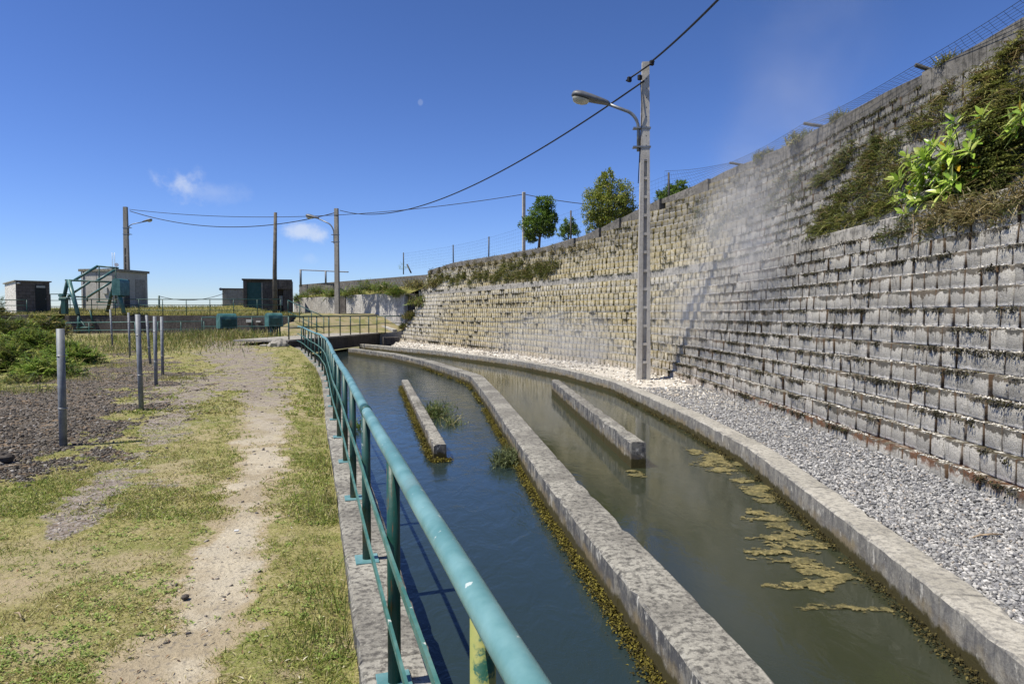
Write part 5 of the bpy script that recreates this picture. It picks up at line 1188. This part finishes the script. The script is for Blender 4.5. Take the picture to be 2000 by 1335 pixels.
# bushes on the left bank (the nearest ones first)
LB = [(95,722,17.5,(1.1,1.0,.85),230,.34,FERN,'bright green fern bush just behind the nearest galvanised post'),
      (40,748,16.0,(.9,.9,.6),170,.30,DARKF+GREENS,'dark tangled bush low at the left edge of the picture'),
      (20,712,18.6,(1.2,1.0,1.15),260,.34,DARKF+GREENS+FERN,'tall brown and green thicket at the left edge under the brick hut'),
      (135,688,21.5,(1.2,1.0,.75),220,.36,FERN,'pale green fern clump reaching right of the nearest post, before the sluice pit'),
      (65,672,22.0,(1.4,1.0,.95),260,.36,FERN+GREENS,'rounded fern bush below the stone pier of the sluice pit'),
      (20,660,24.5,(1.6,1.2,1.25),280,.40,DARKF+FERN,'dark shrub in front of the railing of the brick hut'),
      (80,640,30.0,(1.5,1.,1.0),170,.42,GREENS+STRAW[:1],'yellowish scrub growing on the wall below the brick hut door')]
for px, py, Y, rad, n, L, pal, lab in LB:
    c_ = atY(px, py, Y); clump('bush', lab, 'bush', (c_.x, c_.y, c_.z-.35), rad, int(n*2.6), L*.9, pal, group='bushes on the left bank', pairs=6, grassy=.35, lw=.5)
c_ = atY(-12, 600, 37.0); clump('shrub', 'leafy shrub at the left edge beside the brick hut', 'shrub', (c_.x, c_.y, c_.z-1.2), (.75,.8,2.6), 420, .42, [(.09,.13,.03),(.14,.18,.04),(.06,.09,.02)], pairs=5, lw=.45)
def tree(name, label, px0, px1, pyt, pyb, Y, n, blobs, lean=0., pal=None, trunk_px=None, leaf=.09):
    c0 = atY((px0+px1)/2, pyb, Y); W_ = (px1-px0)*Y/FPX; H_ = (pyb-pyt)*Y/FPX; tx_ = atY(trunk_px or (px0+px1)/2, pyb, Y)
    o = empty(name, label, 'tree', 'trees on top of the wall', (tx_.x, tx_.y, tx_.z-.1)); o0 = np.array(o.location)
    tb = MB(); Cs = []
    for (u, v, r, dpt) in blobs: Cs.append((np.array([c0.x+(u-.5)*W_, Y+dpt*W_, c0.z+v*H_])-o0, r*W_))
    tb.tube([(0,0,-.3),(lean*.3,0,H_*.25),(lean*.7,.0,H_*.5),(Cs[0][0][0]*.8,Cs[0][0][1]*.8,H_*.75)], .07*W_/2, 7, scale=[1.2,1,.75,.4])
    for c_, r in Cs[1:]: tb.tube([(lean*.2,0,H_*.18),tuple(c_*.5+np.array([lean*.2,0,H_*.1])),tuple(c_)], .035*W_/2, 5, scale=[1,.7,.3])
    tb.build('trunk', M['bark'], o); parts = []; tot = sum(r**2 for _, r in Cs)
    for c_, r in Cs:
        m_ = int(n*r*r/tot); sub = unit(RNG.normal(size=(max(8,int(m_/38)),3)))*r*(.4+.75*RNG.random((max(8,int(m_/38)),1))); sub[:,2] *= .85
        pick = RNG.integers(0,len(sub),m_); P = c_+sub[pick]+RNG.normal(0,r*.125,(m_,3)); H = unit(unit(sub[pick])*.8+RNG.normal(0,.7,(m_,3))+np.array([0,0,.15])); U = unit(RNG.normal(0,.6,(m_,3))+np.array([0,0,1]))
        lv = leaf*(.6+.7*RNG.random(m_)); parts.append((leaves_geo(P,H,U,lv,lv*.5), tints(m_, pal, None, .22)))
    leafobj('crown', parts, M['leaf'], o); return o
TP = [(.11,.19,.03),(.16,.25,.04),(.21,.29,.05),(.075,.13,.022)]; TY2 = [(.20,.255,.035),(.27,.31,.05),(.13,.175,.026),(.34,.335,.07)]
tree('tree', 'leaning dark green tree beside the slim concrete pole', 1018, 1087, 380, 478, 36, 13000, [(.66,.80,.26,0),(.55,.55,.34,.05),(.28,.38,.28,-.05),(.80,.50,.26,.05),(.78,.26,.22,0),(.30,.22,.24,.1),(.55,.34,.28,-.1)], .25, TP, 1052, .11)
tree('tree', 'smallest bushy tree, between the leaning tree and the big yellow-green one', 1088, 1132, 420, 466, 35, 3200, [(.5,.62,.33,0),(.3,.35,.30,.1),(.72,.36,.30,-.1),(.5,.25,.34,0)], 0, TP, None, .09)
tree('tree', 'big yellow-green tree left of the tall pale lamp post', 1138, 1240, 328, 446, 32, 24000, [(.44,.80,.17,0),(.40,.62,.26,.05),(.70,.58,.24,-.05),(.24,.46,.24,.0),(.55,.40,.30,-.12),(.84,.40,.20,.05),(.20,.24,.20,0),(.45,.20,.24,.08),(.74,.22,.22,0),(.52,.90,.09,0),(.5,.08,.30,0),(.25,.10,.22,.05),(.78,.10,.2,-.05),(.9,.22,.15,0)], .05, TY2, None, .09)
tree('tree', 'low dark tree half hidden behind the wall crest right of the tall pale lamp post', 1278, 1352, 347, 405, 27, 9000, [(.65,.66,.20,0),(.45,.45,.24,.05),(.22,.30,.20,0),(.80,.42,.20,0),(.55,.22,.28,-.08)], 0, TP, None, .08)
# scrub along the crest of the wall
sl = RNG.uniform(WS[0]+2, WS[-1]-.5, 1500); f = fbm(sl*.6, sl*0, 131); yy = np.interp(sl,WS,WBASE[:,1]); sl = sl[(f > .46)]; p = wxy(sl, top_off(sl)+.12+RNG.random(len(sl))*.5); yy = np.interp(sl,WS,WBASE[:,1])
P = np.stack([p[:,0],p[:,1],TOPZ(sl)-.03],1); n = len(sl); P = np.repeat(P,5,0)+RNG.normal(0,.05,(n*5,3))*np.array([1,1,0]); n = len(P); H = unit(RNG.normal(0,.7,(n,3))+np.array([0,0,.7]))
tag(leafobj('crest_scrub', [(blades_geo(P,H,.07+.16*RNG.random(n)**2,np.full(n,.016),RNG.normal(0,1,n)), tints(n,[(.11,.09,.035),(.15,.13,.05),(.07,.08,.02),(.10,.055,.03)]))], M['grass']), kind='stuff')
for px, py, r, lab in ((1575,270,.34,'tuft of pale green scrub on the wall crest at the second leaning bracket'),(1500,300,.30,'hazy grass tuft on the wall crest left of the second leaning bracket'),(1650,215,.22,'dry tuft on the wall crest between the two upper brackets'),(1865,110,.16,'tiny weed standing on the wall crest right of the uppermost bracket')):
    s_, P0 = top_pt(px, py); P0 = P0+Vector((np.interp(s_,WS,WN[:,0]),np.interp(s_,WS,WN[:,1]),0))*-.05; clump('weed_tuft', lab, 'weed', (P0.x,P0.y,P0.z-.05), (r*1.3,r*1.3,r*.8), int(150*r/.3), .22, [(.16,.19,.05),(.24,.22,.08),(.10,.12,.03)], 'grass', grassy=2., pairs=4)

# plants on the block wall, each patch anchored to the wall where it grows
def wallplant(name, label, cells, per, L, pal, m='leaf', wts=None, grassy=1.2, lw=.32, pairs=6, droop=.9, out=.05, cat='plant'):
    parts = []
    for (px, py, r) in cells:
        _, _, P0, N0 = wall_at(px, py); P0 = np.array(P0); N0 = np.array(N0); n = max(5,int(per*r/.3)); T0 = np.array([-N0[1],N0[0],0])
        a, b = RNG.normal(0,.5,(2,n)); P = P0+T0*(a*r)[:,None]+np.array([0,0,1])*(b*r*.62)[:,None]+N0*(out-(b*r*.62)*.40)[:,None]
        D = N0*.75+RNG.normal(0,.5,(n,3))+np.array([0,0,.30]); sc = L*(.55+.8*RNG.random(n))
        parts += fronds(P,D,sc,pal,wts,pairs,lw,droop)
        g_ = int(n*grassy); pk = RNG.integers(0,n,g_); H = unit(N0*.6+RNG.normal(0,.5,(g_,3))+np.array([0,0,.35])); parts.append((blades_geo(P[pk]+RNG.normal(0,.05,(g_,3)),H,L*(.4+.7*RNG.random(g_)),np.full(g_,.009+.0005*P0[1]),RNG.normal(0,1.4,g_)), tints(g_,pal+[(.20,.15,.06)])))
    return tag(leafobj(name, parts, M[m]), label, cat, 'plants growing on the block wall')
OL = [(.12,.14,.03),(.17,.18,.042),(.08,.09,.022),(.21,.19,.06),(.13,.095,.042)]
wallplant('fern_patch', 'broad dark olive fern patch above the bench, left of the bright leafy plant', [(1620,420,.35),(1650,390,.4),(1690,360,.4),(1640,330,.35),(1700,320,.4),(1740,300,.4),(1750,350,.45),(1710,400,.4),(1660,300,.3),(1720,280,.3),(1610,350,.25),(1770,330,.35)], 62, .20, OL+DARKF[:2], grassy=2.2)
wallplant('fern_patch', 'yellow-green grassy fringe along the bench below the broad fern patch', [(1600,450,.25),(1625,445,.3),(1655,435,.3),(1690,420,.3),(1720,412,.3),(1750,400,.25),(1640,425,.3)], 46, .20, [(.15,.17,.035),(.20,.20,.05),(.10,.12,.025),(.08,.09,.02)], grassy=2.4)
wallplant('fern_patch', 'shaggy fern patch under the uppermost leaning bracket', [(1810,225,.3),(1840,200,.3),(1830,240,.28),(1860,180,.2),(1800,250,.25)], 40, .17, OL, grassy=2.)
wallplant('shrub', 'dense dark green shrub around the bright leafy plant at the right end of the wall', [(1985,240,.45),(1950,245,.35),(1990,290,.5),(1955,300,.45),(1985,340,.45),(1940,340,.4),(1900,310,.35),(1905,350,.35),(1860,355,.3),(1870,380,.25),(1920,380,.3)], 66, .22, DARKF+OL[:2], wts=[3,4,4,1,3,3], grassy=.6, out=.08, cat='shrub', lw=.42)
wallplant('fern_patch', 'olive ferns in the top right corner of the wall, above the dark shrub', [(1985,120,.32),(1960,160,.32),(1990,185,.36),(1938,190,.25),(1990,92,.24),(1970,205,.3),(1930,150,.2),(1905,215,.2)], 52, .24, OL+[(.25,.24,.075)], grassy=1.0, lw=.36)
wallplant('dry_grass_tuft', 'straw-coloured dry grass on the bench below the bright leafy plant', [(1850,410,.3),(1890,412,.3),(1930,405,.3),(1965,400,.3),(1995,392,.3),(1830,425,.25),(1900,425,.2)], 20, .17, [(.24,.19,.08),(.32,.26,.12),(.14,.13,.04),(.10,.09,.03)], grassy=9., cat='dry grass')
wallplant('moss_fringe', 'dark moss fringe along the bench edge at the right of the wall', [(1790,435,.3),(1760,450,.25),(1830,445,.25),(1730,462,.2),(1980,412,.2)], 50, .10, DARKF, grassy=2.)
wallplant('fern_patch', 'dark green fern bank on the bench near the far end of the wall', [(float(q_), 550-(q_-840)*.06+d_+RNG.normal(0,2.5), float(RNG.uniform(.15,.5))) for q_ in range(842,1082,11) for d_ in (0,-8) if RNG.random() < .75]+[(float(q_), 520+RNG.normal(0,2), .35) for q_ in range(985,1090,17)], 44, .24, [(.085,.10,.018),(.12,.13,.026),(.055,.065,.014),(.15,.15,.04)], grassy=1.6)
wallplant('fern_patch', 'brownish scrub patch higher on the far wall above the fern bank', [(float(q_), 533-(q_-830)*.15+RNG.normal(0,2), .26) for q_ in range(845,1010,14)]+[(float(q_), 500-(q_-1000)*.13, .22) for q_ in range(1010,1160,18)], 26, .18, [(.13,.11,.045),(.09,.09,.025),(.18,.15,.06)], grassy=2.4)
wallplant('moss_patch', 'dark moss cushions on the upper middle courses right of the lamp post', [(1370,412,.4),(1420,425,.4),(1400,450,.3),(1450,410,.4),(1510,400,.35),(1550,392,.3),(1560,345,.3),(1530,350,.3)], 50, .10, DARKF, grassy=1.6, cat='moss')
# ferns over the whitened wall, and scrub down the end of the block wall
FB = [(590,572,54,.8,'fern clump at the left end above the whitened wall'),(622,560,53,1.0,'tall fern clump behind the lamp post above the whitened wall'),(655,565,51,.9,'fern clump just left of the lamp post shaft above the whitened wall'),(690,562,49,.9,'fern clump just right of the lamp post shaft above the whitened wall'),(722,552,47.5,1.,'rounded yellow-green fern clump above the middle of the whitened wall'),(752,552,46,.9,'bright fern clump above the right part of the whitened wall'),(775,560,45,.7,'straggly fern clump at the right end above the whitened wall')]
for px, py, Y, r, lab in FB:
    c_ = atY(px, py+8, Y-1.2); clump('fern', lab, 'fern', (c_.x,c_.y,c_.z-.3), (r*1.15,r*.9,r*.75), 170, .50, [(.12,.19,.025),(.17,.24,.035),(.08,.13,.018),(.23,.25,.06)], group='ferns above the whitened wall', pairs=6, grassy=.5, lw=.34)
c_ = atY(786,512,45.6); clump('weed_tuft', 'thin leafy weed on the block wall beside the first fence post', 'weed', (c_.x,c_.y,c_.z-.5), (.3,.3,.6), 40, .3, FERN, pairs=4)
for px, py, Y, r, lab, pal in ((812,556,42.8,1.0,'brown and green scrub at the top of the gap by the whitened wall end',OL+STRAW[:1]),(824,588,41.9,1.05,'dark ferns hanging in the gap between the whitened wall and the block wall',OL+FERN[:2]),(806,615,42.2,.7,'lowest ferns in the gap beside the whitened wall end',OL),(856,552,41.5,1.0,'dry scrub on the bench at the far end of the block wall',OL+STRAW[:2]),(790,635,42.6,.3,'small weed at the right end of the bridge rail',OL+FERN[:1])):
    c_ = atY(px, py, Y); clump('scrub', lab, 'scrub', (c_.x,c_.y,c_.z-.2), (r,r*.7,r*.6), 190, .34, pal, group='scrub at the far wall end', grassy=1.6, pairs=5)

# bright broad-leaved plant (upper right) with long glossy leaves
def broadleaf(label, px, py, out, stems, L0, seed, nleaf=9):
    rg = np.random.default_rng(seed); _, _, P0, N0 = wall_at(px, py); o = empty('broad_leaved_plant', label, 'plant', None, P0+N0*.05); T0 = Vector((-N0.y,N0.x,0)); sb_ = MB(); Pq, Hq, Uq, Lq = [], [], [], []
    for (u, v, w_) in stems:
        tip = T0*u+Vector((0,0,v))+N0*(out+w_); b = T0*u*.25+Vector((0,0,-.10)); c1 = b.lerp(tip,.55)+Vector((0,0,.10)); P_ = [b*(1-t)**2+c1*(2*t*(1-t))+tip*t*t for t in np.linspace(0,1,9)]
        sb_.tube(P_, .009, 5, scale=[1,1,.95,.9,.85,.8,.7,.6,.4]); ax = (P_[-1]-P_[-3]).normalized()
        ax = (ax*.5+N0*.55+Vector((0,0,.55))-T0*.25).normalized(); e1 = ax.cross(Vector((.3,.2,.9))).normalized(); e2 = ax.cross(e1)
        for i in range(nleaf):
            an_ = 2.4*i+rg.uniform(-.4,.4); el = .15+.75*i/nleaf; rad_ = (e1*math.cos(an_)+e2*math.sin(an_)); h = (rad_*(1.05-.5*el)+ax*(.15+.8*el*el)).normalized()
            Pq.append(P_[-1]-ax*(.10*(1-i/nleaf))); Hq.append(h); Uq.append((ax*.8+Vector((0,0,.6))).normalized()); Lq.append(L0*rg.uniform(.75,1.2)*(1.05-.35*el))
    sb_.build('stems', M['stem'], o)
    # long leaf of eight quads, arched
    V, F, T = [], [], []; pal = [(.32,.46,.06),(.42,.54,.10),(.22,.35,.045),(.50,.56,.16)]
    for p, h, u, l in zip(Pq, Hq, Uq, Lq):
        sd_ = h.cross(u).normalized(); up = sd_.cross(h); n0 = len(V); tn_ = np.array(pal[rg.integers(0,4)])*rg.uniform(.8,1.2) if rg.random() > .03 else np.array((.5,.33,.03)); dr_ = rg.uniform(.0,.3)
        for i, (f, wd) in enumerate(((0,.03),(.15,.6),(.38,1.),(.62,.9),(.82,.5),(1.,.02))):
            c_ = p+h*(l*f)-Vector((0,0,1))*(dr_*l*f*f)
            for e, lift in ((-1,.3),(0,0),(1,.3)): V.append(c_+sd_*(e*wd*l*.16)+up*(lift*wd*l*.16)); T.append(tn_)
        for i in range(5):
            for e in range(2): F.append((n0+i*3+e, n0+i*3+e+1, n0+i*3+e+4, n0+i*3+e+3))
    np_mesh('leaves', V, np.array(F), M['gloss_leaf'], o, True, dict(tint=('POINT', np.array(T)))); return o
M['stem'] = simple('green_stem', (.12,.16,.04), (.2,.2,.07), .6)
rg = np.random.default_rng(3)
broadleaf('bright green broad-leaved plant springing from the dark shrub on the wall', 1880, 335, .20, [(u_*.34-.62+.17*(v_ % 2)+float(rg.normal(0,.05)), v_*.22-.34+u_*.05+float(rg.normal(0,.05)), float(rg.uniform(.0,.3))) for u_ in range(5) for v_ in range(4)]+[(float(rg.uniform(-.75,.75)), float(rg.uniform(-.36,.36)), float(rg.uniform(.05,.35))) for _ in range(22)], .22, 3, 11)
broadleaf('bright broad-leaved sprig at the very right edge of the picture', 2040, 235, .15, [(-.15,.0,.1),(-.05,.15,.1),(.1,.05,.2),(-.12,-.12,.15)], .22, 5)
broadleaf('small bright sprig low on the bench below the large leafy plant', 1770, 385, .05, [(-.08,.02,.05),(.08,.06,.05),(.0,-.05,.1)], .12, 6)

# plants in the water
def waterplant(label, px, py, z, rad, n, L, pal, off=(0,0)):
    p = at(px, py, z); P = np.array(p)+np.array([off[0],off[1],0])+RNG.normal(0,1,(n,3))*np.array([rad,rad*1.6,.02]); H = unit(RNG.normal(0,.48,(n,3))+np.array([-.12,0,.8])); parts = [(blades_geo(P,H,L*(.35+.8*RNG.random(n)),np.full(n,.0085),RNG.normal(0,1.2,n)), tints(n,pal))]
    m_ = n; pk = RNG.integers(0,n,m_); parts.append((leaves_geo(P[pk]+H[pk]*(L*.6*RNG.random(m_))[:,None], unit(RNG.normal(0,1,(m_,3))+np.array([0,0,.3])), np.tile([[0,0,1.]],(m_,1)), L*.22*(.5+RNG.random(m_)), L*.06*np.ones(m_)), tints(m_,pal)))
    return tag(leafobj('water_plant', parts, M['leaf']), label, 'water plant', 'plants growing in the channel')
WP = [(.09,.13,.03),(.13,.17,.05),(.06,.09,.02),(.22,.21,.10)]
waterplant('grassy water plant behind the short mossy baffle wall', 852, 812, WATER, .13, 330, .42, WP)
waterplant('yellowing water plant trailing right of the short mossy baffle wall', 880, 828, WATER, .10, 110, .26, WP+[(.3,.27,.12)])
waterplant('bushy grey-green plant clinging to the long dividing wall', 988, 905, WATER, .075, 420, .30, [(.12,.15,.06),(.17,.19,.09),(.08,.10,.035)], (.02,0))
waterplant('small green weed seen between two handrail posts at the kerb foot', 693, 838, WATER, .07, 90, .30, [(.12,.2,.02),(.16,.24,.03)])

# sticks and leaf litter
tw_ = at(1925,1052,-.03); tag(MB().tube([tw_+Vector((-.14,-.03,.015)), tw_+Vector((-.04,.0,.03)), tw_+Vector((.05,.02,.03)), tw_+Vector((.16,.05,.02))], .007, 6, scale=[.6,1,1,.7]).tube([tw_+Vector((-.04,0,.03)), tw_+Vector((-.02,-.06,.05))], .004, 5).build('stick', M['twig']), 'pale forked stick lying on the grey gravel at lower right', 'stick')
_, _, P0, N0 = wall_at(1800, 460); P0 = P0+N0*.12
tag(MB().tube([P0+Vector((0,-.03,-.18)),P0+Vector((.01,0,-.02)),P0+Vector((.03,0,.14)),P0+Vector((.01,0,.30))], .007, 5, scale=[1,.9,.7,.4]).tube([P0+Vector((.01,0,-.02)),P0+Vector((.06,-.06,.07))], .005, 5).tube([P0+Vector((.01,0,-.02)),P0+Vector((-.01,-.10,.03))], .005, 5).build('dead_twig', M['twig']), 'bleached dead twig hanging on the wall below the bench', 'twig')
for px, py, ln, an_g, lab in ((30,912,.30,.5,'pale dead branch on the dark gravel at the left edge'),(95,1075,.09,2.4,'straw-coloured stick in the turf left of the trail'),(35,1205,.10,2.5,'short pale stick in the turf at lower left'),(525,938,.12,1.3,'thin curved twig lying on the pale trail')):
    p = at(px,py,-.04); d = Vector((math.cos(an_g),math.sin(an_g),0))*ln*.5; tag(MB().tube([p-d+Vector((0,0,.012)), p+Vector((0,.01,.022)), p+d+Vector((0,0,.012))], .005 if ln < .2 else .009, 5, scale=[.6,1,.5]).build('stick', M['twig']), lab, 'stick', 'sticks in the turf')
p = at(462,1037,-.045); tag(MB().box((p.x,p.y,p.z+.006),(.035,.022,.012),.3,.004).build('pale_stone', M['white']), 'small white stone lying on the trail', 'stone')

# ------------------------------------------------------------------ steam drifting along the wall from the hot ground
def steam(C, rad, dens, seed, sc=1.6, tilt=0., lo=.30, hi=.80):
    import bmesh; bm = bmesh.new(); bmesh.ops.create_icosphere(bm, subdivisions=3, radius=1); me = bpy.data.meshes.new('steam'); bm.to_mesh(me); bm.free()
    o = bpy.data.objects.new('steam', me); o.location = C; o.scale = rad; o.rotation_euler = (0, tilt, 0); COL.objects.link(o)
    m = bpy.data.materials.new('steam'); m.use_nodes = True; t = m.node_tree; t.nodes.clear(); out = t.nodes.new('ShaderNodeOutputMaterial'); pv = t.nodes.new('ShaderNodeVolumePrincipled'); t.links.new(pv.outputs[0], out.inputs['Volume'])
    pv.inputs['Color'].default_value = (.985,.98,.97,1); pv.inputs['Anisotropy'].default_value = 0.
    tcd = t.nodes.new('ShaderNodeTexCoord'); ln = t.nodes.new('ShaderNodeVectorMath'); ln.operation = 'LENGTH'; t.links.new(tcd.outputs['Object'], ln.inputs[0])
    ge = t.nodes.new('ShaderNodeNewGeometry'); nz = t.nodes.new('ShaderNodeTexNoise'); nz.noise_dimensions = '4D'; nz.inputs['W'].default_value = seed; nz.inputs['Scale'].default_value = sc; nz.inputs['Detail'].default_value = 4; nz.inputs['Distortion'].default_value = .6; t.links.new(ge.outputs['Position'], nz.inputs['Vector'])
    def mp2(src, a, b, c_, d):
        q = t.nodes.new('ShaderNodeMapRange'); q.interpolation_type = 'SMOOTHSTEP'; t.links.new(src, q.inputs[0]); q.inputs[1].default_value = a; q.inputs[2].default_value = b; q.inputs[3].default_value = c_; q.inputs[4].default_value = d; return q.outputs[0]
    f = mp2(ln.outputs['Value'], .15, .98, 1., 0.); g_ = mp2(nz.outputs['Fac'], lo, hi, 0., 1.)
    mu = t.nodes.new('ShaderNodeMath'); mu.operation = 'MULTIPLY'; t.links.new(f, mu.inputs[0]); t.links.new(g_, mu.inputs[1]); m2 = t.nodes.new('ShaderNodeMath'); m2.operation = 'MULTIPLY'; t.links.new(mu.outputs[0], m2.inputs[0]); m2.inputs[1].default_value = dens; t.links.new(m2.outputs[0], pv.inputs['Density'])
    me.materials.append(m); return tag(o, kind='stuff')
steam(atY(1440,470,13.5), (1.2,2.8,2.1), .62, 2.2, .9, .2)
steam(atY(1520,255,13.0), (1.5,2.2,1.9), .24, 5.1, .8, .3)
steam(atY(1090,660,22.5), (3.0,2.6,1.3), .62, 7.7, .8)
steam(atY(1330,600,15.8), (1.3,2.0,1.5), .55, 9.3, .9)
steam(atY(1180,690,19.0), (2.0,2.2,.8), .35, 1.3, .9)
steam(atY(1580,80,13.0), (1.8,2.2,2.0), .08, 4.4, .7)
